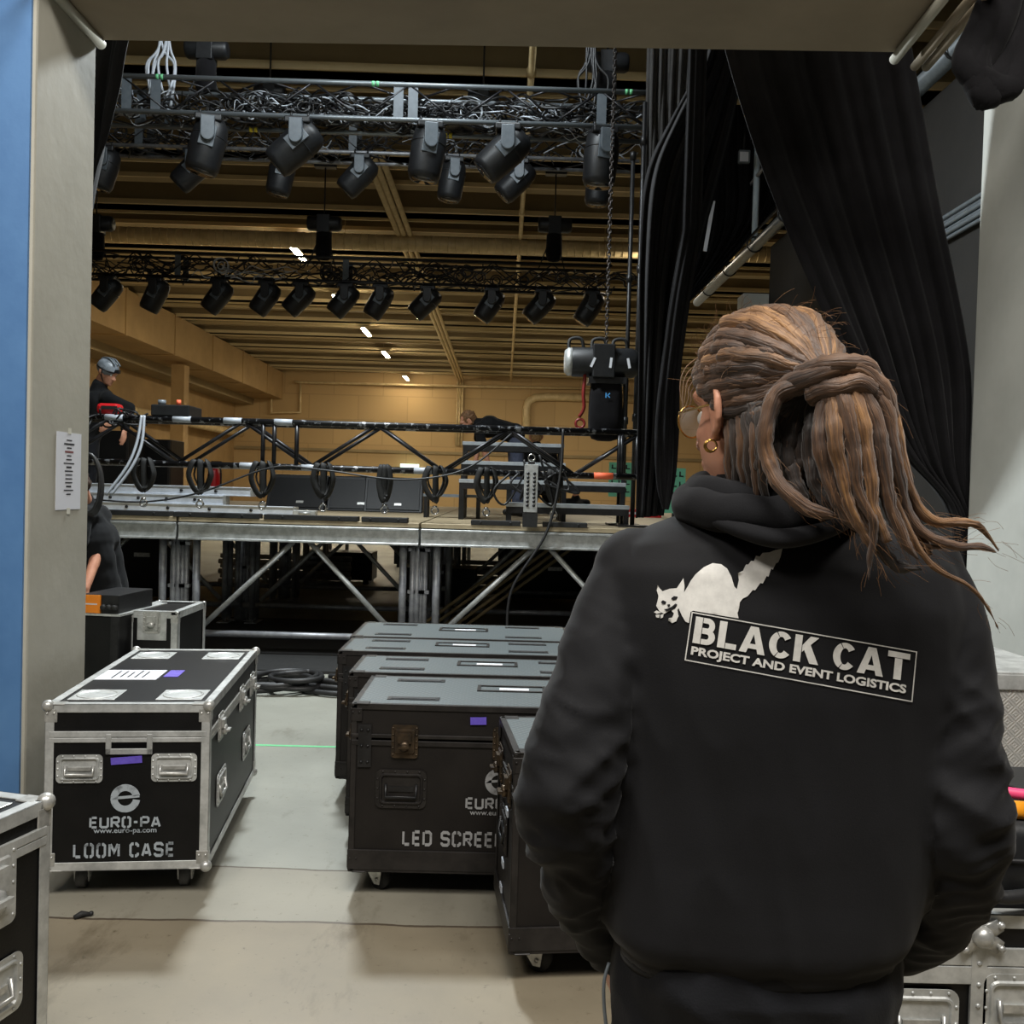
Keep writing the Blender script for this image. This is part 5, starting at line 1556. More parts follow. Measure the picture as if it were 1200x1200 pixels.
# ---- near case at the lower left corner of the picture
cn = atz(57, 937, .76); rzn = radians(-15)
ux, uy = V((cos(rzn), sin(rzn), 0)), V((-sin(rzn), cos(rzn), 0))
w, d, z0, z1 = .62, .80, .12, .76
cen = cn - ux * (w / 2) - uy * (d / 2)
t = thing('flight_case', 'black and silver road case cut off at the lower left corner of the picture', 'road case', (cen.x, cen.y, 0), rzn)
lid = z1 - .085
b = MB(); b.box((0, 0, (z0 + lid) / 2), (w - .004, d - .004, lid - z0)); b.build('body', M['panel'], t)
b = MB(); b.box((0, 0, (lid + .012 + z1) / 2), (w - .004, d - .004, z1 - lid - .012)); b.build('lid', M['panel'], t)
shell(t, w, d, z0, z1, M['alu'], .034)
RM = faceM('right', w, d)
for s in (-1, 1):
    b = MB(); b.box((s * (w / 2 + .002), 0, lid + .014), (.01, d - .02, .022)); b.box((s * (w / 2 + .002), 0, lid - .01), (.008, d - .02, .022)); b.build('seam_band', M['alu'], t, bevel=.002)
    b = MB(); b.box((0, s * (d / 2 + .002), lid + .014), (w - .02, .01, .022)); b.box((0, s * (d / 2 + .002), lid - .01), (w - .02, .008, .022)); b.build('seam_band', M['alu'], t, bevel=.002)
butterfly(t, .15, .19, RM @ Matrix.Translation((d / 2 - .185, lid - .07, .004)), M['alu'])
dish(t, 'side_handle', .2, .14, RM @ Matrix.Translation((d / 2 - .18, .36, .001)), M['alu'], M['steel'], M['blackmetal'])
butterfly(t, .15, .19, RM @ Matrix.Translation((-d / 2 + .185, lid - .07, .004)), M['alu'])
b = MB(); b.box((w / 2 - .13, d / 2 - .13, z1 + .002), (.15, .15, .004)); b.build('wheel_dish', M['alu'], t, bevel=.02)
for sx in (-1, 1):
    for sy in (-1, 1):
        caster(t, sx * (w / 2 - .1), sy * (d / 2 - .1), z0 - .004, M['greyrubber'])

# ---- silver edged cases at the lower right
yF = 2.15
zt_ = at(1150, 1072, yF).z
q0 = at(1030, 1100, yF); w = 1.0; d = .7
t = thing('flight_case', 'silver edged black road case at the lower right beside the jacket sleeve', 'road case', (q0.x + .05 + w / 2 - .1, yF + d / 2, 0))
lx = t.location.x; z0 = .1; z1 = zt_
b = MB(); b.box((0, 0, (z0 + z1) / 2), (w - .004, d - .004, z1 - z0 - .004)); b.build('body', M['panel'], t)
shell(t, w, d, z0, z1, M['alu'], .034)
FM = faceM('front', w, d)
def lz(py): return at(1120, py, yF).z
def lxx(px): return at(px, 1120, yF).x - lx
for (ya, yb) in ((1108, 1130), (1130, 1152)):
    b = MB(); b.box((0, (lz(ya) + lz(yb)) / 2, .004), (w - .02, lz(ya) - lz(yb) - .002, .008), M=FM); b.build('seam_band', M['alu'], t, bevel=.002)
b = MB(); b.box((lxx(1146), (z0 + z1) / 2, .005), (.036, z1 - z0, .008), M=FM)
for k in range(9):
    b.ball((lxx(1146), z1 - .06 - .05 * k, .009), (.006, .006, .004), 8, 5, M=FM)
b.build('upright_band', M['alu'], t)
b = MB(); cz_ = lz(1094); b.ball((lxx(1147), cz_, .012), .026, 14, 10, M=FM)
for a in (35, 150, 215, 330):
    e = V((.05 * cos(radians(a)), .05 * sin(radians(a)), .007)); c = V((lxx(1147), cz_, .007))
    b.tube([c, c + e], [.022, .016], 12, M=FM, flat=.3); b.ball(c + e + V((0, 0, .003)), .009, 10, 6, M=FM)
b.build('ball_corner', M['steel'], t)
for (pa, pb) in ((1036, 1124), (1152, 1245)):
    xa, xb = lxx(pa), lxx(pb); hh = .16
    dish(t, 'latch', xb - xa, hh, FM @ Matrix.Translation(((xa + xb) / 2, lz(1158) - hh / 2 if pa < 1100 else lz(1138) - hh / 2, .006)), M['alu'], M['steel'], M['blackmetal'])
for sx in (-1, 1):
    for sy in (-1, 1):
        caster(t, sx * (w / 2 - .1), sy * (d / 2 - .1), z0 - .004, M['greyrubber'])
# soft black case on it, with pink and orange cables
zt2 = at(1190, 948, yF + .3).z
t = thing('soft_case', 'black soft equipment bag lying on the silver edged case at right', 'bag', (at(1195, 1000, yF).x + .22, yF + .32, z1 + .005))
hh = at(1190, 970, yF + .05).z - z1 - .005
rings = []
for z, k in ((0, .93), (.03, 1.0), (hh * .5, 1.02), (hh - .03, 1.0), (hh, .95)):
    rings.append([V((.32 * k * (abs(cos(a)) ** .35) * (1 if cos(a) > 0 else -1), .26 * k * (abs(sin(a)) ** .35) * (1 if sin(a) > 0 else -1), z)) for a in [2 * pi * i / 48 for i in range(48)]])
b = MB(); b.loft(rings); b.build('bag_body', M['plastic'], t)
b = MB(); b.tube([V((r.x * 1.005, r.y * 1.005, hh * .55)) for r in rings[2]], .006, 6, closed=True); b.build('zip', M['cable'], t)
for k in range(3):
    b = MB(); b.box((-.2 + .09 * k, -.0, hh + .003), (.012, .4, .006), rot=(0, 0, .5)); b.build('strap', M['cable'], t)
bx, by, bz = t.location.x, t.location.y, z1 + .005 + hh
b = MB(); b.tube(spline([(bx - .36, by - .1, bz + .03), (bx - .22, by - .08, bz + .035), (bx - .05, by - .12, bz + .03), (bx + .2, by - .05, bz + .02)], 24), .014, 8)
tag(b.build('pink_cable', M['pink']), 'bright pink cable lying across the black bag at the right edge', 'cable')
t = thing('orange_plug', 'orange cable plug lying on the black bag at the right edge', 'plug', (bx - .19, by - .2, bz + .022))
b = MB(); b.cyl((-.03, 0, 0), (.05, -.01, 0), .022, n=14); b.build('plug_body', M['orangeplug'], t)
b = MB(); b.cyl((.05, -.01, 0), (.11, -.02, 0), .016, n=12); b.build('collar', M['yellow'], t)
b = MB(); b.tube(spline([at(1120, 1075, yF - .05), at(1150, 1048, yF - .02), at(1180, 1052, yF - .03), at(1230, 1046, yF)], 20), .016, 8)
tag(b.build('yellow_ended_cable', M['cable']), 'black cable with yellow print lying on the front edge of the lower right case', 'cable')
# tread plate box behind
q0 = at(1100, 860, 3.0); q1_ = at(1260, 860, 3.0)
t = thing('tread_plate_box', 'pale aluminium tread plate box behind the bag at the right edge', 'box', ((q0.x + q1_.x) / 2, 3.3, 0))
w = q1_.x - q0.x; h = at(1180, 790, 3.0).z
b = MB(); b.box((0, 0, h / 2), (w, .6, h)); b.build('body', M['tread'], t)
b = MB(); b.box((0, -.302, h - .025), (w + .01, .012, .05)); b.box((0, 0, h + .003), (w + .01, .61, .008)); b.build('top_rim', M['alu'], t, bevel=.003)

# ---- floor things
b = MB(); rr = random.Random(4)
cc = atz(340, 812, 0)
for k in range(3):
    pts = []
    for i in range(60):
        a = 2 * pi * i / 18 + k; R = .30 + .05 * sin(i * .7 + k) - .03 * k
        pts.append((cc.x - .18 + .1 * k + R * cos(a), cc.y + .1 + R * .75 * sin(a), .03 + .012 * k + .05 * (1 + sin(a * .5 + k)) * .6))
    b = MB(); b.tube(spline(pts, 160), .021, 8)
    tag(b.build('cable_coil', M['cable']), 'thick black cable coiled on the floor before the stage, ' + ('lowest coil', 'middle coil', 'top coil with a raised loop')[k], 'cable')
for k in range(6):
    pts = [(cc.x + .1 + .03 * k, cc.y - .02 + .05 * k, .025 + .03 * (k % 3)), (cc.x + .35, cc.y - .12 + .06 * k, .03 + .03 * (k % 3)), (cc.x + .65, cc.y - .1 + .05 * k, .025 + .025 * (k % 2)), (cc.x + 1.2, cc.y + .1 + .05 * k, .025)]
    b = MB(); b.tube(spline(pts, 30), .021, 8)
    tag(b.build('floor_cable', M['cable']), 'thick black cable running from the coil behind the black cases', 'cable', 'cables running behind the black cases')
p0, p1 = atz(279, 872, 0), atz(420, 877, 0)
b = MB(); b.box(((p0.x + p1.x) / 2, (p0.y + p1.y) / 2, .0012), ((p1.x - p0.x) + .6, .03, .0014)); tag(b.build('floor_tape', M['green']), 'thin green tape line on the floor between the cases', 'tape')
q = atz(96, 1076, 0)
t = thing('rubber_scrap', 'small black rubber scrap on the floor in front of the LOOM CASE', 'scrap', q, .6)
b = MB(); b.tube([(-.025, 0, .008), (0, .008, .012), (.03, 0, .008)], [.008, .012, .006], 8); b.build('scrap_body', M['rubber'], t)
b = MB(); b.ball((.03, 0, .01), .009, 8, 6); b.build('stub', M['cable'], t)
# ---- paper notice on the left jamb
pt, pb_ = atx(66, 505, XJ + .0), atx(66, 598, XJ)
pr_ = atx(95, 510, XJ); pb2 = atx(92, 596, XJ)
y0, y1 = atx(65, 550, XJ).y, atx(94, 550, XJ).y; zt_, zb_ = atx(80, 507, XJ).z, atx(80, 597, XJ).z
t = thing('paper_notice', 'white paper notice taped to the left jamb', 'notice', (XJ, (y0 + y1) / 2, (zt_ + zb_) / 2))
b = MB(); b.box((.002, 0, 0), (.0016, y1 - y0, zt_ - zb_)); b.build('sheet', M['white'], t)
H = zt_ - zb_; Wn = y1 - y0
b = MB(); b2 = MB(); rr = random.Random(8)
for k in range(15):
    z = H * (.40 - .05 * k); L = Wn * rr.uniform(.15, .42)
    (b2 if k in (3,) else b).box((.0032, 0, z), (.0006, L, H * (.016 if k not in (1, 3, 7, 12) else .024)))
b.build('writing', M['ink'], t); b2.build('writing', M['redink'], t)
for s in (-1, 1):
    b = MB(); b.box((.0036, 0, s * H * .52), (.0008, .03, H * .08)); b.build('tape_strip', mat('masking tape %d' % s, rgb(206, 204, 190), .6), t)
from mathutils.geometry import tessellate_polygon
# ------------------------------------------------------------------ people
def hand_shapes(b, wrist, direc, palm_n, s=1.0, curl=.35, side=1):
    """palm with five separate, bent fingers; side=+1 puts the thumb towards direc x palm_n"""
    d = V(direc).normalized(); n = V(palm_n); n = (n - d * n.dot(d)).normalized(); w = d.cross(n) * side
    for i in range(4):
        u = (i - 1.5) * .021 * s
        a = V(wrist) + w * (u * .6) + d * .012 * s; k = V(wrist) + w * u + d * (.088 - .006 * abs(i - 1.2)) * s
        b.capsule(a, k, .0135 * s, .0115 * s, 10)
        ln = (.040, .046, .043, .032)[3 - i] * s
        p = k; dd = d
        for j in range(3):
            ang = curl * (.6 + .5 * j); dd = (d * cos(ang) + n * sin(ang)).normalized()
            q = p + dd * ln * (1, .62, .5)[j]; b.capsule(p, q, (.0098 - .0008 * j) * s, (.0092 - .0009 * j) * s, 10); p = q
    t0 = V(wrist) + d * .025 * s + w * .022 * s; t1 = t0 + (d * .6 + w * .7 + n * .3).normalized() * .042 * s; t2 = t1 + (d * .85 + w * .25 + n * .35).normalized() * .032 * s; t3 = t2 + (d * .95 + n * .3).normalized() * .024 * s
    b.capsule(t0, t1, .014 * s, .012 * s, 10); b.capsule(t1, t2, .0112 * s, .0105 * s, 10); b.capsule(t2, t3, .0102 * s, .0085 * s, 10)


def head_shapes(b, c, R, s=1.0):
    """R: columns right, forward, up"""
    def P(x, y, z): return V(c) + R @ V((x * s, y * s, z * s))
    def E(p, r): b.ball(P(*p), V(r) * s, 20, 14, R=R)
    E((0, -.012, .028), (.076, .097, .094)); E((0, .022, -.03), (.066, .078, .10)); E((0, .045, -.088), (.048, .05, .036))
    E((-.034, .055, -.028), (.026, .03, .024)); E((.034, .055, -.028), (.026, .03, .024)); E((0, .075, .03), (.055, .03, .022))
    b.capsule(P(0, .098, .0), P(0, .118, -.035), .009 * s, .014 * s, 10); E((-.012, .108, -.038), (.009, .011, .008)); E((.012, .108, -.038), (.009, .011, .008))
    b.capsule(P(-.018, .094, -.066), P(.018, .094, -.066), .008 * s); b.capsule(P(-.015, .093, -.078), P(.015, .093, -.078), .008 * s); E((0, .088, -.104), (.02, .016, .016))
    for sx in (-1, 1):
        pts = [P(sx * (.087 - .012 * cos(q)), -.006 + .018 * cos(q), -.003 + .031 * sin(q)) for q in [radians(25 + 30 * k) for k in range(11)]]
        b.tube(spline(pts, 22), .0062 * s, 10)
        b.ball(P(sx * .082, -.004, -.003), V((.009, .017, .028)) * s, 12, 8, R=R); b.ball(P(sx * .078, .004, -.038), V((.007, .009, .010)) * s, 12, 8, R=R)


def basis(fwd, up=(0, 0, 1)):
    f = V(fwd).normalized(); u = V(up); u = (u - f * f.dot(u)).normalized(); r = f.cross(u)
    return Matrix((r, f, u)).transposed()


M['eye'] = mat('eye', rgb(235, 232, 226), .2)
M['iris'] = mat('iris', rgb(62, 52, 40), .2)


def eyes(parent, c, R, s=1.0):
    for sx in (-1, 1):
        p = V(c) + R @ V((sx * .031 * s, .0785 * s, -.002 * s)); b = MB(); b.ball(p, .0125 * s, 14, 10); e = b.build('eye', M['eye'], parent)
        b = MB(); b.ball(p + R @ V((0, .0095 * s, 0)), V((.0055, .004, .0055)) * s, 12, 8, R=R); b.build('iris', M['iris'], e)


def crew(label, J, face, shirt, pants, hair, cat='person', long_sleeve=False, s=1.0, hat=None):
    c = V(J['head']); R = basis(face, J.get('up', (0, 0, 1)))
    b = MB(); head_shapes(b, c, R, s)
    b.capsule(c + R @ V((0, -.02, -.06)), J['neck'], .056, .06)
    ch, pe = V(J['chest']), V(J['pelvis']); ax = (V(J['sr']) - V(J['sl'])).normalized()
    def torso(bb, g=0.0):
        for u in (-1, 1):
            bb.capsule(ch + ax * u * .085, pe + ax * u * .07, .105 + g, .10 + g)
        bb.capsule(ch - ax * .07, ch + ax * .07, .12 + g); bb.capsule(J['sl'], J['sr'], .062 + g, .062 + g); bb.capsule(V(J['neck']), ch, .065 + g, .1 + g)
        bb.capsule(pe - ax * .08, pe + ax * .08, .105 + g)
    torso(b)
    for k in 'lr':
        b.capsule(J['s' + k], J['e' + k], .05, .04); b.capsule(J['e' + k], J['w' + k], .04, .028)
        w, e = V(J['w' + k]), V(J['e' + k]); hand_shapes(b, w, w - e, J.get('palm', (0, 1, -.3)), 1.0, .3, 1 if k == 'l' else -1)
        hp = pe + ax * (-.09 if k == 'l' else .09)
        b.capsule(hp, J['k' + k], .088, .058); b.capsule(J['k' + k], J['a' + k], .055, .04)
        a = V(J['a' + k]); fd = V((face[0], face[1], 0)).normalized(); b.capsule(a - V((0, 0, .03)), a + fd * .12 - V((0, 0, .045)), .04, .03)
    me = voxel(b, 'person', .0095, 3, [M['skin']])
    o = obj('person', me); tag(o, label, cat)
    b = MB(); torso(b, .014)
    for k in 'lr':
        s0, e = V(J['s' + k]), V(J['e' + k])
        if long_sleeve:
            b.capsule(s0, e, .066, .056); b.capsule(e, e.lerp(V(J['w' + k]), .93), .056, .044)
        else:
            b.capsule(s0, s0.lerp(e, .62), .066, .060)
    me = voxel(b, 'shirt', .013, 3, [shirt])
    displace(me, lambda p: .010 * noise.noise(V((p.x * 9, p.y * 9, p.z * 14))))
    obj('shirt', me, o)
    b = MB(); b.capsule(pe - ax * .08, pe + ax * .08, .116)
    for k in 'lr':
        hp = pe + ax * (-.09 if k == 'l' else .09); b.capsule(hp, J['k' + k], .104, .075); b.capsule(J['k' + k], V(J['a' + k]).lerp(V(J['k' + k]), .08), .072, .064)
    obj('trousers', voxel(b, 'trousers', .014, 3, [pants]), o)
    for k in 'lr':
        a = V(J['a' + k]); fd = V((face[0], face[1], 0)).normalized(); b = MB()
        z = a.z - .085
        b.capsule(V((a.x, a.y, z + .05)) - fd * .03, V((a.x, a.y, z + .045)) + fd * .15, .05, .04); b.capsule(a, V((a.x, a.y, z + .05)), .055)
        obj('shoe', voxel(b, 'shoe', .012, 2, [M['shoe']]), o)
    eyes(o, c, R, s)
    if hat is None:
        b = MB(); b.ball(c + R @ V((0, -.022, .036)), V((.086, .098, .098)) * s, 20, 14, R=R); b.ball(c + R @ V((0, -.05, -.02)), V((.075, .06, .07)) * s, 16, 10, R=R)
        m2 = voxel(b, 'hair', .008, 1, [hair])
        displace(m2, lambda p: .012 * noise.noise(p * 45))
        obj('hair', m2, o)
    else:
        hat(o, c, R)
    return o


def px3(x, y, Y): return at(x, y, Y)


def helmet(o, c, R):
    b = MB(); b.ball(c + R @ V((0, -.015, .04)), (.098, .118, .10), 22, 12, R=R); h = b.build('helmet', M['helmet'], o)
    b = MB(); b.torus(c + R @ V((0, -.01, .03)), .103, .009, 24, 6, ax=R @ V((0, 0, 1)), sx=1.16); b.build('rim', M['blackmetal'], h)
    b = MB(); b.box(c + R @ V((0, .105, .055)), (.05, .05, .035)); b.build('head_lamp', M['blackmetal'], h)
    for k in (-1, 0, 1):
        b = MB(); b.tube(spline([c + R @ V((.04 * k, .08, .11)), c + R @ V((.045 * k, -.02, .145)), c + R @ V((.04 * k, -.1, .10))], 10), .008, 6); b.build('ridge', M['greyplastic'], h)
    b = MB(); b.tube(spline([c + R @ V((-.09, 0, .02)), c + R @ V((-.075, .02, -.06)), c + R @ V((0, .05, -.125)), c + R @ V((.075, .02, -.06)), c + R @ V((.09, 0, .02))], 20), .006, 6); b.build('chin_strap', M['cable'], h)


Y = 9.7
J = dict(head=px3(126, 436, Y), neck=px3(116, 452, Y), chest=px3(112, 472, Y), pelvis=px3(104, 508, Y + .1), sl=px3(122, 463, Y + .14), sr=px3(126, 467, Y - .14), el=px3(150, 482, Y + .25), er=px3(152, 478, Y - .22),
         wl=px3(146, 505, Y + .1), wr=px3(134, 493, Y - .3), kl=px3(106, 552, Y + .2), kr=px3(106, 552, Y - .02), al=px3(102, 589, Y + .2), ar=px3(102, 590, Y - .02), palm=(-1, 0, -.5))
for k in ('al', 'ar'):
    J[k].z = SZ + .09
crew('person in black hoodie and grey climbing helmet bending over the left end of the truss', J, (.85, -.25, -.45), M['shirt'], M['pants'], M['hairdark'], long_sleeve=True, hat=helmet)

Y = 6.35
J = dict(head=px3(84, 566, Y - .25), neck=px3(98, 590, Y - .12), chest=px3(112, 632, Y), pelvis=px3(129, 704, Y + .05), sl=px3(98, 604, Y - .2), sr=px3(118, 604, Y + .12), el=px3(90, 650, Y - .3), er=px3(115, 646, Y - .12),
         wl=px3(82, 690, Y - .35), wr=px3(100, 690, Y - .28), palm=(-.6, .5, -.6))
J['kl'] = J['pelvis'] + V((-.12, -.12, -.36)); J['kr'] = J['pelvis'] + V((.1, .0, -.36)); J['al'] = V((J['kl'].x + .03, J['kl'].y + .06, .09)); J['ar'] = V((J['kr'].x + .03, J['kr'].y + .08, .09))
p2_ = crew('person in black t-shirt and blue grey jeans leaning over the orange unit behind the jamb', J, (-.8, -.2, -.45), M['shirt'], M['jeans'], M['hairdark'])
b = MB(); cc2 = px3(104, 565, Y - .3)
for k in range(5):
    b.torus(cc2 + V((.0, -.02 * k, .01 * sin(k))), .16 + .008 * k, .011, 30, 6, ax=(.25, 1, .1), sx=.55)
q = MB()
for k in range(5):
    pts = []
    for i in range(28):
        a = 2 * pi * i / 28; pts.append(px3(104 + 13 * cos(a) + k * .8, 566 + 34 * sin(a) + k, Y - .38 + .012 * k))
    q.tube(pts, .011, 6, closed=True)
tag(q.build('hanging_cable_coil', M['cable']), 'coil of black cable over the shoulder of the person in the black t-shirt', 'cable')

Y = 11.3
J = dict(head=px3(549, 494, Y), neck=px3(559, 497, Y), chest=px3(574, 500, Y), pelvis=px3(604, 508, Y + .05), sl=px3(562, 500, Y + .17), sr=px3(562, 503, Y - .17), el=px3(560, 522, Y + .2), er=px3(566, 524, Y - .18),
         wl=px3(558, 538, Y + .15), wr=px3(572, 542, Y - .15), kl=px3(603, 553, Y + .15), kr=px3(607, 553, Y - .05), al=px3(607, 590, Y + .15), ar=px3(610, 590, Y - .05), up=(.3, 0, 1))
for k in ('al', 'ar'):
    J[k].z = SZ + .09
crew('person with short hair in black bending forward behind the tall step unit', J, (-.8, -.1, -.5), M['shirt'], M['jeans'], mat('light brown hair', rgb(128, 92, 58), .7, 0, rgb(92, 64, 40), 40))

Y = 12.9
J = dict(head=px3(628, 512, Y + .1), neck=px3(629, 523, Y + .05), chest=px3(631, 538, Y), pelvis=px3(633, 570, Y), sl=px3(614, 530, Y), sr=px3(647, 530, Y), el=px3(610, 552, Y + .1), er=px3(652, 552, Y + .1), wl=px3(618, 560, Y + .32), wr=px3(645, 560, Y + .32),
         kl=px3(622, 596, Y + .3), kr=px3(645, 596, Y + .3), al=px3(623, 594, Y - .12), ar=px3(644, 594, Y - .12), palm=(0, .5, -1))
for k in ('al', 'ar'):
    J[k].z = SZ + .09
for k in ('kl', 'kr'):
    J[k].z = SZ + .08
crew('person in a dark shirt kneeling with the back turned, right of the bending person', J, (-.1, 1, -.25), M['shirt'], M['pants'], mat('blond hair', rgb(176, 140, 92), .7, 0, rgb(140, 106, 66), 40))

Y = 17.6
hd = px3(675, 574, Y)
J = dict(head=hd, neck=hd + V((0, 0, -.15)), chest=hd + V((0, 0, -.32)), pelvis=hd + V((0, 0, -.72)), sl=hd + V((-.2, 0, -.24)), sr=hd + V((.2, 0, -.24)), el=hd + V((-.27, .05, -.5)), er=hd + V((.27, .05, -.5)), wl=hd + V((-.22, .25, -.6)), wr=hd + V((.22, .25, -.6)),
         kl=hd + V((-.1, .02, -1.12)), kr=hd + V((.1, .02, -1.12)))
for k in 'lr':
    J['a' + k] = V((J['k' + k].x, Y + .0, .09))
crew('person in dark clothes standing on the floor behind the stage, seen over the low steps', J, (.2, 1, -.1), M['shirt'], M['pants'], M['hairdark'])

# ------------------------------------------------------------------ the person in front
YB = 1.34
HR = basis((-sin(radians(29)), cos(radians(29)), -.06))
HC = at(890, 483, 1.335)
def hp(x, y, z): return HC + HR @ V((x, y, z))
armL = [(745, 668, 1.35, .056), (724, 720, 1.33, .061), (699, 800, 1.30, .061), (681, 870, 1.278, .060), (664, 925, 1.27, .061), (670, 985, 1.31, .058), (684, 1040, 1.37, .051), (706, 1085, 1.42, .044), (722, 1112, 1.45, .038)]
armR = [(1076, 668, 1.35, .056), (1099, 720, 1.33, .061), (1108, 808, 1.30, .062), (1118, 900, 1.278, .062), (1123, 960, 1.27, .062), (1117, 1012, 1.30, .058), (1102, 1060, 1.36, .051), (1076, 1092, 1.42, .044), (1048, 1112, 1.46, .038)]
AL = [at(x, y, Y_) for x, y, Y_, r in armL]; AR = [at(x, y, Y_) for x, y, Y_, r in armR]
pel = at(884, 1120, 1.35); pel.z = .96
hipL, hipR = pel + V((-.095, 0, -.05)), pel + V((.095, 0, -.05))
knL, knR = V((hipL.x - .03, 1.40, .50)), V((hipR.x + .02, 1.38, .50)); anL, anR = V((knL.x - .01, 1.34, .09)), V((knR.x + .01, 1.32, .09))
b = MB(); head_shapes(b, HC, HR)
nb = at(893, 600, 1.365)
b.capsule(hp(0, -.03, -.07), nb, .058, .064); b.capsule(nb, at(895, 690, 1.355), .07, .11)
for u in (-.09, .09):
    b.capsule(at(895, 700, 1.35) + V((u, 0, 0)), pel + V((u * .8, 0, .02)), .10, .10)
b.capsule(AL[0], AR[0], .05)
for A in (AL, AR):
    b.capsule(A[0], A[4], .046, .038); b.capsule(A[4], A[8], .040, .029)
dL_ = V((.12, .45, -.9)); hand_shapes(b, AL[8] + V((-.004, .01, -.012)), dL_, (1, .3, -.1), 1.0, .25, -1)
hand_shapes(b, AR[8] + V((-.01, .02, 0)), V((-.3, .65, -.75)), (-.6, .6, .2), 1.0, .3, 1)
for h_, k_, a_ in ((hipL, knL, anL), (hipR, knR, anR)):
    b.capsule(h_, k_, .088, .058); b.capsule(k_, a_, .056, .04); b.capsule(a_ - V((0, 0, .03)), a_ + V((0, .13, -.05)), .042, .032)
person = obj('person', voxel(b, 'person', .0052, 3, [M['skin']]))
tag(person, 'person with brown dreadlocks in a black printed jacket seen from behind, looking left', 'person')
eyes(person, HC, HR)
# glasses and earring
g = MB(); 
for sx in (-1, 1):
    g.torus(hp(sx * .034, .108, -.004), .024, .0016, 28, 6, ax=HR @ V((0, 1, .0)))
    g.tube([hp(sx * .057, .104, .002), hp(sx * .076, .085, .004), hp(sx * .084, .01, .006), hp(sx * .086, -.012, -.004)], .0017, 6)
g.tube([hp(-.010, .112, .0), hp(0, .116, .004), hp(.010, .112, .0)], .0015, 6)
go = g.build('glasses', M['gold'], person, label='thin gold rimmed glasses')
M['glass'] = bpy.data.materials.new('spectacle glass'); M['glass'].use_nodes = True
_p = M['glass'].node_tree.nodes['Principled BSDF']; _p.inputs['Base Color'].default_value = (1, 1, 1, 1); _p.inputs['Roughness'].default_value = 0.02; _p.inputs['Alpha'].default_value = 0.10
for sx in (-1, 1):
    b = MB(); c = hp(sx * .034, .108, -.004); f = HR @ V((0, 1, 0)); b.cyl(c - f * .0006, c + f * .0006, .0236, n=24); b.build('lens', M['glass'], go)
for k in range(2):
    b = MB(); b.torus(hp(-.088 - .002 * k, .004 - .004 * k, -.052), .0085 - .001 * k, .0014, 20, 6, ax=HR @ V((.6, 1, 0))); b.build('earring', M['gold'], person)

# jacket
def ringpx(py, xl, xr, bb, Yc, e=2.5, n=56):
    L, Rr = at(xl, py, Yc), at(xr, py, Yc); c = (L + Rr) / 2; ax = (Rr - L) / 2
    out = []
    for i in range(n):
        a = 2 * pi * i / n; ca, sa = cos(a), sin(a)
        out.append(c + ax * (abs(ca) ** (2 / e) * (1 if ca > 0 else -1)) + V((0, bb, 0)) * (abs(sa) ** (2 / e) * (1 if sa > 0 else -1)))
    return out
rows = [(590, 836, 978, .062, 1.365), (602, 800, 1012, .082, 1.362), (616, 762, 1048, .10, 1.358), (634, 728, 1084, .116, 1.352), (662, 706, 1110, .128, 1.347), (710, 702, 1122, .136, 1.343), (800, 704, 1118, .140, 1.34), (900, 700, 1110, .138, 1.34),
        (980, 704, 1092, .140, 1.34), (1040, 708, 1068, .146, 1.34), (1068, 708, 1060, .146, 1.34), (1084, 716, 1052, .140, 1.34), (1090, 726, 1044, .130, 1.34), (1106, 728, 1042, .128, 1.34)]
b = MB(); b.loft([ringpx(*r) for r in rows])
for A, spec in ((AL, armL), (AR, armR)):
    n = 40; P = spline(A, n); rad = [x.x for x in spline([V((r, 0, 0)) for *_, r in spec], n)]
    b.tube(P, rad, 24); b.ball(A[0], .062, 20, 12)
jm = voxel(b, 'jacket', .0062, 6, [M['jacket']])
cenx = at(890, 850, YB).x
def dist_poly(p, A):
    best = 9
    for i in range(len(A) - 1):
        d = A[i + 1] - A[i]; t = max(0, min(1, (p - A[i]).dot(d) / d.length_squared)); best = min(best, (p - A[i] - d * t).length)
    return best
def jacket_folds(p):
    sl_ = max(0, min(1, (.085 - min(dist_poly(p, AL), dist_poly(p, AR))) / .03))
    zc = max(0, min(1, (1.45 - p.z) / .15))
    sgn = 1 if p.x > cenx else -1
    # folds across the sleeves, strongest round the elbow
    q = V((p.x * 7, p.y * 7, p.z * 17 + sgn * p.x * 11)); w = noise.noise(q) ; rid = 1 - abs(w) * 2.2
    q2 = V((p.x * 14 + 5, p.y * 12, p.z * 30 - sgn * p.x * 16)); rid2 = 1 - abs(noise.noise(q2)) * 2.2
    el = .45 + .55 * math.exp(-((p.z - 1.12) / .2) ** 2)
    a = sl_ * zc * el * (.0125 * rid + .005 * rid2)
    # soft drape of the back
    t = V(((p.x - cenx) * 8 + p.z * 1.5, p.y * 3, p.z * 2.4)); a += (1 - sl_) * zc * (.006 * noise.noise(t) + .003 * (1 - abs(noise.noise(t * 2.3)) * 2))
    low = max(0, min(1, (1.02 - p.z) / .1)); a += (1 - sl_) * low * .006 * noise.noise(V((p.x * 22, p.y * 22, p.z * 5)))
    return a
displace(jm, jacket_folds)
jacket = obj('jacket', jm, person)
bvh = BVHTree.FromPolygons([v.co.copy() for v in jm.vertices], [list(p.vertices) for p in jm.polygons])
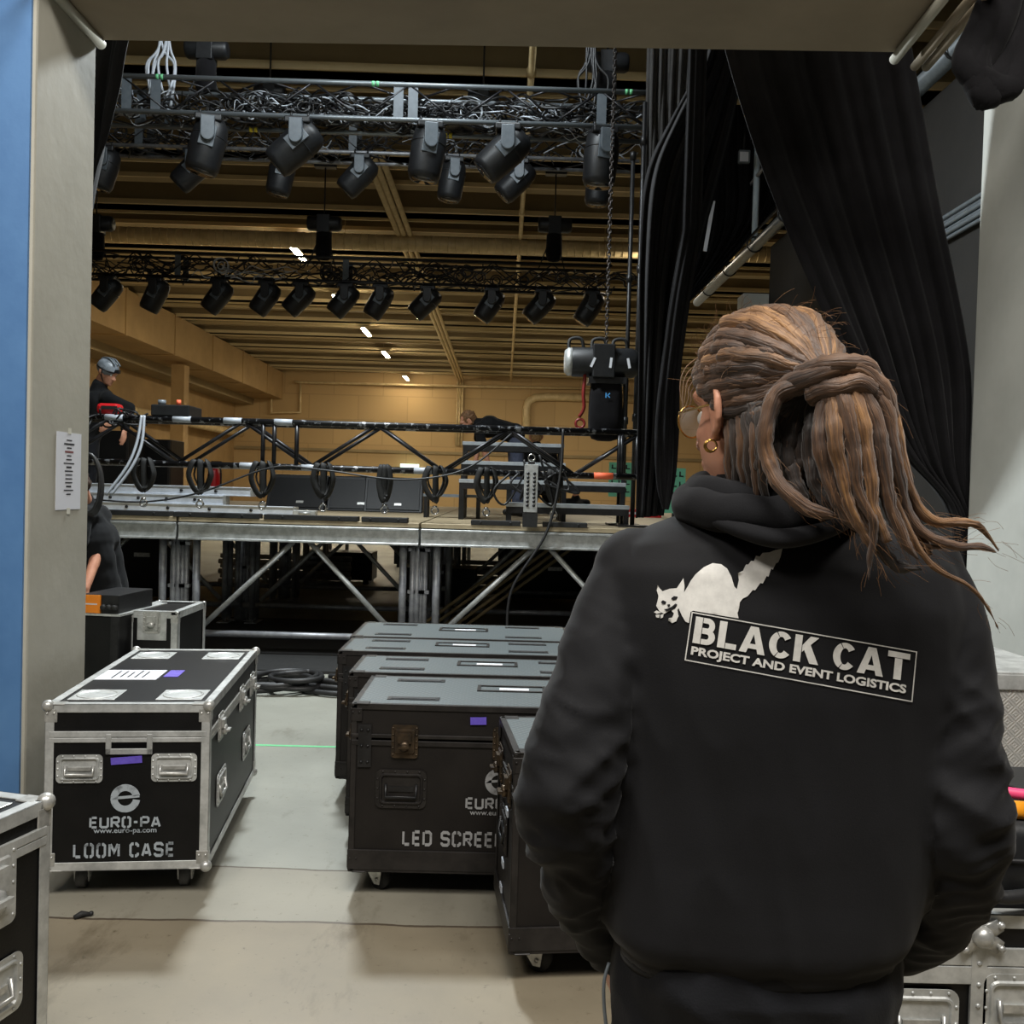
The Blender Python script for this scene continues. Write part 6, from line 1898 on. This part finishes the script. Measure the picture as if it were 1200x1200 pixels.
# rib hem
b = MB(); hr_ = []
for py, k in ((1084, .965), (1090, .96), (1104, .955), (1112, .93)):
    r = ringpx(py, 716 + 8, 1052 - 8, .136 * k, 1.34)
    hr_.append(r)
b.loft(hr_); b.build('hem_band', M['hood'], jacket)
for A, spec in ((AL, armL), (AR, armR)):
    d = (A[8] - A[7]).normalized(); b = MB(); b.tube([A[8] - d * .012, A[8] + d * .004, A[8] + d * .03], [.038, .037, .032], 22); b.build('cuff', M['hood'], jacket)
# hood lying round the neck: two soft folds
def hoodring(pts, r, fl, seed, nm):
    P = [at(*p) for p in pts]; P.append(P[0]); S = spline(P, 73)[:-1]; b = MB(); n = len(S)
    rr = [r * (1 + .10 * noise.noise(V((i * .25, seed, 0)))) for i in range(n)]
    b.tube(S, rr, 18, closed=True, flat=fl, up=(0, 0, 1))
    me = b.mesh(nm); me.materials.append(M['hood'])
    for v in me.vertices:
        v.co = v.co + V((0, 0, .004 * noise.noise(v.co * 30)))
    o = obj(nm, me, jacket); m_ = o.modifiers.new('s', 'SUBSURF'); m_.levels = 1; m_.render_levels = 1; return o
hoodring([(910, 606, 1.225), (960, 600, 1.25), (1004, 590, 1.31), (1000, 582, 1.40), (900, 580, 1.455), (830, 582, 1.42), (806, 590, 1.33), (845, 600, 1.25)], .024, 1.15, 1, 'hood_fold')
hoodring([(908, 588, 1.252), (955, 583, 1.27), (990, 577, 1.32), (985, 570, 1.39), (900, 566, 1.43), (838, 570, 1.40), (818, 577, 1.33), (850, 584, 1.27)], .022, 1.2, 2, 'hood_fold')
b = MB(); b.loft([ringpx(600, 826, 985, .075, 1.34, 2.1), ringpx(575, 832, 972, .07, 1.34, 2.1), ringpx(556, 840, 962, .066, 1.335, 2.1)], caps=False)
cs = b.build('collar', M['hood'], jacket); s_ = cs.modifiers.new('t', 'SOLIDIFY'); s_.thickness = .006
b = MB(); 
for k, (z0_, ) in enumerate(((0,),)):
    b.tube(spline([at(806, 596, 1.31), at(838, 610, 1.245), at(878, 624, 1.212), at(915, 631, 1.203), at(958, 624, 1.212), at(1000, 608, 1.25), at(1018, 596, 1.31)], 30), [.004 + .012 * sin(pi * k_ / 29) for k_ in range(30)], 12, flat=.8)
b.build('hood_seam', M['hood'], jacket)

# the print: cut on a fine grid and laid on the cloth
def cloth_print(polys, name, m, lift=.0012, label=None):
    bm = bmesh.new()
    for p in polys:
        vs = [bm.verts.new((x, y, 0)) for x, y in p]
        if len(p) <= 4:
            bm.faces.new(vs)
        else:
            for tri in tessellate_polygon([[V((x, y, 0)) for x, y in p]]):
                bm.faces.new([vs[k] for k in tri])
    xs = [v.co.x for v in bm.verts]; ys = [v.co.y for v in bm.verts]
    for k, (lo, hi) in enumerate(((min(xs), max(xs)), (min(ys), max(ys)))):
        c = lo + 7
        while c < hi:
            co = (c, 0, 0) if k == 0 else (0, c, 0); no = (1, 0, 0) if k == 0 else (0, 1, 0)
            bmesh.ops.bisect_plane(bm, geom=bm.verts[:] + bm.edges[:] + bm.faces[:], plane_co=co, plane_no=no); c += 7
    for v in bm.verts:
        d = ray(v.co.x, v.co.y).normalized(); h = bvh.ray_cast(EYE, d)
        v.co = (h[0] + h[1] * lift) if h[0] is not None else EYE + d * 1.25
    me = bpy.data.meshes.new(name); bm.to_mesh(me); bm.free(); me.materials.append(m)
    for p in me.polygons:
        p.use_smooth = True
    return obj(name, me, jacket, label=label)


def k8(x, y): return (720 + x / 3, 600 + y / 3)
TL, TR, BR, BL = k8(272, 351), k8(1062, 490), k8(1045, 668), k8(247, 521)
def quad(s, t):   # s along the line, t up
    return (lerp(lerp(BL[0], BR[0], s), lerp(TL[0], TR[0], s), t), lerp(lerp(BL[1], BR[1], s), lerp(TL[1], TR[1], s), t))
def mapq(polys, s0, s1, t0, t1):
    return [[quad(lerp(s0, s1, u), lerp(t0, t1, v)) for u, v in p] for p in polys]
cloth_print(mapq(heavy_text('BLACK CAT'), .022, .972, .385, .925), 'lettering', M['print'], .0014, 'white stencil words BLACK CAT')
cloth_print(mapq(font_polys('PROJECT AND EVENT LOGISTICS', .036), .022, .968, .09, .315), 'lettering', M['print'], .0014, 'white words PROJECT AND EVENT LOGISTICS')
fr_ = [[(0, 0), (1, 0), (1, .022), (0, .022)], [(0, .978), (1, .978), (1, 1), (0, 1)], [(0, 0), (.005, 0), (.005, 1), (0, 1)], [(.995, 0), (1, 0), (1, 1), (.995, 1)]]
cloth_print(mapq(fr_, 0, 1, 0, 1), 'print_frame', M['print'], .0014, 'thin white frame')
catp = [(258, 262), (268, 243), (285, 220), (315, 195), (345, 181), (375, 185), (396, 200), (411, 228), (421, 262), (430, 272), (437, 240), (434, 216), (452, 207), (462, 186), (470, 186), (480, 173), (490, 174), (497, 155), (510, 158), (520, 145), (545, 143), (565, 135), (590, 130), (583, 160), (575, 178),
        (567, 182), (556, 204), (550, 200), (541, 228), (534, 226), (521, 252), (512, 250), (494, 276), (486, 274), (468, 296), (450, 305), (440, 318), (438, 340), (432, 355), (436, 374), (350, 360), (276, 347), (268, 352), (262, 390), (250, 385), (238, 365), (226, 338), (235, 300)]
headp = [(153, 256), (158, 266), (170, 279), (195, 270), (220, 268), (243, 233), (247, 262), (244, 292), (232, 315), (226, 338), (222, 345), (226, 366), (218, 384), (204, 390), (190, 382), (192, 373), (204, 371), (210, 357), (200, 345), (176, 358), (160, 350), (148, 330), (153, 312), (156, 296), (150, 276)]
wh = [[(140, 352), (150, 346), (166, 354), (150, 358)], [(146, 362), (160, 360), (158, 372), (148, 370)], [(162, 362), (174, 358), (172, 370), (164, 374)]]
cp = [[k8(x, y) for x, y in catp], [k8(x, y) for x, y in headp]] + [[k8(x, y) for x, y in p] for p in wh]
cloth_print(cp, 'cat_emblem', M['print'], .0014, 'white arched cat silhouette')
dk_ = [[(165, 316), (172, 310), (184, 316), (180, 324), (170, 324)], [(200, 304), (210, 296), (224, 298), (218, 308), (206, 310)], [(176, 342), (188, 340), (202, 333), (216, 322), (222, 326), (214, 338), (200, 346), (184, 350)], [(186, 326), (196, 324), (198, 330), (190, 334)]]
cloth_print([[k8(x, y) for x, y in p] for p in dk_], 'cat_face', M['jacket'], .0022, 'dark cat eyes and mouth')

# trousers
b = MB()
for h_, k_, a_ in ((hipL, knL, anL), (hipR, knR, anR)):
    b.capsule(h_ + V((0, -.0, .05)), h_ + V((0, 0, -.1)), .112, .108); b.capsule(h_ + V((0, 0, -.1)), k_, .108, .085); b.capsule(k_, a_ + V((0, 0, .0)), .083, .074)
b.capsule(pel + V((-.09, 0, .0)), pel + V((.09, 0, 0)), .118); b.capsule(pel + V((-.08, -.03, -.08)), pel + V((.08, -.03, -.08)), .112)
tm = voxel(b, 'trousers', .008, 5, [M['pants']])
displace(tm, lambda p: .007 * (1 - 2 * abs(noise.noise(V((p.x * 6, p.y * 6, p.z * 11 + p.x * 8))))))
tr = obj('trousers', tm, person)
b = MB(); b.tube(spline([at(714, 1128, 1.33), at(708, 1150, 1.32), at(708, 1180, 1.32), at(712, 1215, 1.32)], 12), .0028, 6); b.build('pocket_trim', M['greyplastic'], tr)
for a_ in (anL, anR):
    b = MB(); b.capsule(V((a_.x, a_.y - .03, .05)), V((a_.x, a_.y + .17, .042)), .05, .042); b.capsule(V((a_.x, a_.y, .05)), a_ + V((0, 0, .04)), .058)
    sm = voxel(b, 'shoe', .01, 2, [M['shoe']])
    for v in sm.vertices:
        v.co.z = max(.004, v.co.z)
    obj('shoe', sm, person)

# ------------------------------------------------------------------ hair
rr = random.Random(21)
SCC = hp(0, -.008, .03); 
b = MB(); b.ball(hp(0, -.016, .034), (.0815, .098, .098), 26, 18, R=HR); b.ball(hp(0, -.05, -.03), (.072, .062, .075), 20, 12, R=HR)
hm = voxel(b, 'hair', .006, 2, [M['dread_shaded']])
HRI = HR.transposed()
bmh = bmesh.new(); bmh.from_mesh(hm)
dele = []
for v in bmh.verts:
    l = HRI @ (v.co - HC)
    if l.y > .035 and l.z < .045 + max(0, .06 - l.y) * .3:     # leave the face free
        dele.append(v)
bmesh.ops.delete(bmh, geom=dele, context='VERTS'); bmh.to_mesh(hm); bmh.free()
hair = obj('hair', hm, person)
TIE = at(972, 440, 1.195)
ND = 0


def dread(pts, r, m, n=34, seed=0, taper=1.0, name='dreadlock', flat=None):
    P = spline(pts, n); P2 = []; R2 = []
    for i, p in enumerate(P):
        t = i / (n - 1)
        k = V((noise.noise(V((t * 5, seed, 0))), noise.noise(V((t * 5, seed, 9))), noise.noise(V((t * 5, seed, 18))))) * r * .35
        P2.append(p + k); e = min(1, (1 - t) * 7 + .12) if taper < 1 else 1
        R2.append(r * lerp(1, taper, t) * e * (1 + .16 * noise.noise(V((t * 14, seed * 3.1, 4)))))
    b = MB(); b.tube(P2, R2, 12, uv=True, flat=flat)
    me = b.mesh(name); me.materials.append(m)
    displace(me, lambda p: r * .13 * noise.noise(p * 170 + V((seed, 0, 0))))
    return obj(name, me, hair)


def scalp_path(l0, lift=1.0, k=9, sag=0.0):
    """from a scalp point (head space) back over the skull to the tie"""
    c = V((0, -.012, .028)); a = (V(l0) - c); tl = HRI @ (TIE - HC) - c
    d0, d1 = a.normalized(), tl.normalized(); out = []
    for i in range(k):
        t = i / (k - 1); d = d0.slerp(d1, t); r = 1 / sqrt((d.x / .086) ** 2 + (d.y / .104) ** 2 + (d.z / .103) ** 2) * lift
        p = c + d * r; p.z -= sag * sin(pi * t)
        if t > .72:
            p = p.lerp(tl + c, ((t - .72) / .28) ** 1.3)
        out.append(HC + HR @ p)
    return out


mats3 = [M['dread'], M['dread'], M['dread_gold_lit'], M['dread'], M['dread_shaded']]
i = 0
for ring, (nn, y0, yk, z0, zk, lf) in enumerate(((15, .018, .062, .025, .058, 1.02), (13, -.005, .055, .04, .066, 1.06), (9, -.03, .04, .05, .072, 1.10))):
    for k in range(nn):
        a = pi * (k + .5) / nn + rr.uniform(-.05, .05)
        l0 = (-.082 * cos(a), y0 + yk * sin(a), z0 + zk * sin(a))
        mt = M['dread_gold_lit'] if (ring == 2 and k % 3 != 1) or (ring == 1 and k % 4 == 1) else M['dread']
        i += 1
        dread(scalp_path(l0, lf + rr.uniform(-.015, .02)), rr.uniform(.0105, .0135), mt, 30, i, 1.0)
# side hair combed back from the ear to the tie
for k in range(7):
    i += 1; dread(scalp_path((-.079, .03 - .017 * k, .034 - .0135 * k), 1.0 + .006 * k, sag=.006), .0105, M['dread_shaded'] if k > 2 else M['dread'], 28, i)
for k in range(5):
    i += 1; dread(scalp_path((.080, .01 - .014 * k, .014 - .012 * k), 1.01), .0115, M['dread_shaded'], 24, i)
# nape locks hanging to the collar
for k in range(6):      # loose hair behind the ear and along the jaw
    i += 1; y0 = -.022 - .012 * k
    dread([hp(-.076, y0, -.012), hp(-.079, y0 - .002, -.055), hp(-.072, y0 + .004, -.10), hp(-.062, y0 + .008, -.135)], .0095, M['dread_shaded'] if k % 2 else M['dread'], 18, i, .5)
for k in range(11):
    u = k / 10; i += 1
    x0 = lerp(-.074, .055, u); y0 = -.035 - .062 * sin(pi * (u * .8 + .15))
    p0 = hp(x0, y0, -.0 - .02 * (k % 2)); p1 = hp(x0 * 1.02, y0 - .012, -.055); p2 = hp(x0 * 1.0 + .004 * sin(k), y0 - .014, -.095 - .008 * (k % 3))
    dread([p0, p1, p2], .0115, M['dread_shaded'], 18, i, .7)
# the lock wrapped round the tie and the tail
W_ = [[(905, 470, 1.25), (930, 450, 1.2), (965, 438, 1.17), (1000, 432, 1.165), (1030, 455, 1.17), (1042, 490, 1.18)], [(940, 440, 1.2), (975, 428, 1.165), (1010, 432, 1.17), (1028, 455, 1.19), (1010, 472, 1.2)],
      [(950, 462, 1.185), (985, 452, 1.16), (1020, 458, 1.165), (1035, 478, 1.18)]]
for w in W_:
    i += 1; dread([at(*p) for p in w], .0145, M['dread'], 34, i)
tail = [  # (points, radius, material, taper)
 ([(955, 446, 1.19), (915, 458, 1.20), (898, 492, 1.20), (899, 535, 1.20), (916, 570, 1.185), (948, 596, 1.17), (986, 606, 1.165)], .0125, 'dread', .7),
 ([(972, 446, 1.18), (962, 500, 1.17), (968, 550, 1.165), (985, 595, 1.16), (1008, 618, 1.16), (1020, 626, 1.16)], .0125, 'dread', .5),
 ([(978, 448, 1.17), (978, 500, 1.155), (985, 555, 1.15), (1002, 605, 1.15), (1022, 650, 1.15)], .0125, 'dread_gold_lit', .4),
 ([(985, 446, 1.165), (994, 495, 1.15), (1002, 545, 1.145), (1012, 590, 1.145), (1024, 625, 1.145), (1018, 680, 1.15)], .0125, 'dread', .3),
 ([(992, 446, 1.165), (1010, 495, 1.15), (1018, 545, 1.145), (1022, 590, 1.145), (1036, 626, 1.145), (1046, 633, 1.145)], .0120, 'dread_gold_lit', .4),
 ([(1000, 444, 1.165), (1024, 490, 1.155), (1034, 540, 1.15), (1042, 590, 1.15), (1058, 630, 1.15), (1075, 655, 1.15)], .0125, 'dread', .5),
 ([(1006, 442, 1.17), (1036, 480, 1.165), (1046, 530, 1.16), (1058, 580, 1.16), (1080, 622, 1.16), (1120, 640, 1.16), (1150, 640, 1.165), (1168, 648, 1.17)], .0125, 'dread', .25),
 ([(1008, 440, 1.18), (1040, 470, 1.18), (1050, 520, 1.175), (1068, 580, 1.17), (1092, 610, 1.17), (1125, 612, 1.17), (1150, 618, 1.175), (1170, 645, 1.18)], .0118, 'dread_gold_lit', .25),
 ([(1000, 450, 1.19), (1028, 520, 1.18), (1042, 580, 1.175), (1060, 625, 1.17), (1085, 640, 1.165), (1128, 638, 1.17)], .010, 'dread', .2),
 ([(990, 452, 1.20), (1000, 520, 1.19), (1010, 580, 1.18), (1030, 640, 1.17), (1052, 664, 1.165), (1080, 668, 1.165)], .0125, 'dread_shaded', .5),
 ([(975, 455, 1.21), (975, 520, 1.20), (988, 575, 1.19), (1012, 625, 1.175)], .0135, 'dread_shaded', .6),
 ([(960, 455, 1.215), (950, 510, 1.21), (955, 560, 1.2), (975, 600, 1.185)], .0135, 'dread_shaded', .6),
 ([(940, 460, 1.225), (925, 510, 1.225), (930, 560, 1.215), (950, 592, 1.2)], .0135, 'dread_shaded', .6),
 ([(1012, 450, 1.19), (1040, 510, 1.185), (1055, 570, 1.18), (1075, 620, 1.175), (1090, 650, 1.17)], .0125, 'dread', .5),
 ([(966, 448, 1.175), (985, 520, 1.16), (994, 570, 1.155), (1010, 612, 1.155), (1028, 640, 1.15)], .011, 'dread', .4),
 ([(1010, 446, 1.18), (1030, 520, 1.165), (1050, 590, 1.16), (1090, 660, 1.16), (1140, 690, 1.165), (1172, 742, 1.18)], .0085, 'dread_gold_lit', .12)]
for pts, r, m, tp in tail:
    i += 1; dread([at(*p) for p in pts], r, M[m], 46, i, tp)
# fine stray hair
b = MB()
for k in range(520):
    a = rr.uniform(0, 2 * pi); ph = rr.uniform(-.1, 1.2)
    d = V((cos(a) * cos(ph), sin(a) * cos(ph), sin(ph)))
    if d.y > .75 and d.z < .4:
        continue
    p = V((0, -.012, .028)) + V((d.x * .088, d.y * .106, d.z * .106)) * rr.uniform(1.0, 1.09)
    tg = (V((0, -1, .1)) - d * V((0, -1, .1)).dot(d)); tg = tg.normalized() if tg.length > .1 else V((0, 0, 1))
    tg = (tg + V((rr.uniform(-.9, .9), rr.uniform(-.9, .9), rr.uniform(-.9, .9)))).normalized(); L = rr.uniform(.02, .05); lf_ = .016 * rr.uniform(.1, 1.0)
    pts = [HC + HR @ (p + tg * L * t + d * (lf_ * sin(t * 2.4))) for t in (0, .25, .5, .75, 1)]
    b.tube(spline(pts, 8), .00022, 3, caps=False)
for (pts, r, m, tp) in tail:
    P = spline([at(*p) for p in pts], 40)
    for k in range(34):
        j = rr.randrange(3, 38); p = P[j]; t = (P[j + 1] - P[j - 1]).normalized(); o = V((rr.uniform(-1, 1), rr.uniform(-1, 1), rr.uniform(-1, 1))).normalized()
        L = rr.uniform(.015, .035); q = p + o * r * .9
        b.tube(spline([q, q + t * L * .4 + o * .006, q + t * L + o * rr.uniform(.002, .014)], 7), .00022, 3, caps=False)
so = b.build('stray_hair', M['stray'], hair); so['kind'] = 'stuff'
# front wisps at the forehead
for k in range(5):
    i += 1
    p0 = hp(-.05 + .004 * k, .062, .088 - .004 * k); p1 = hp(-.066 + .003 * k, .082, .07 - .008 * k); p2 = hp(-.074, .085 - .006 * k, .04 - .006 * k); p3 = hp(-.080 - .002 * k, .07, .01 - .006 * k)
    dread([p0, p1, p2, p3], .0013, M['dread_gold_lit'], 18, i, .3, 'wisp')
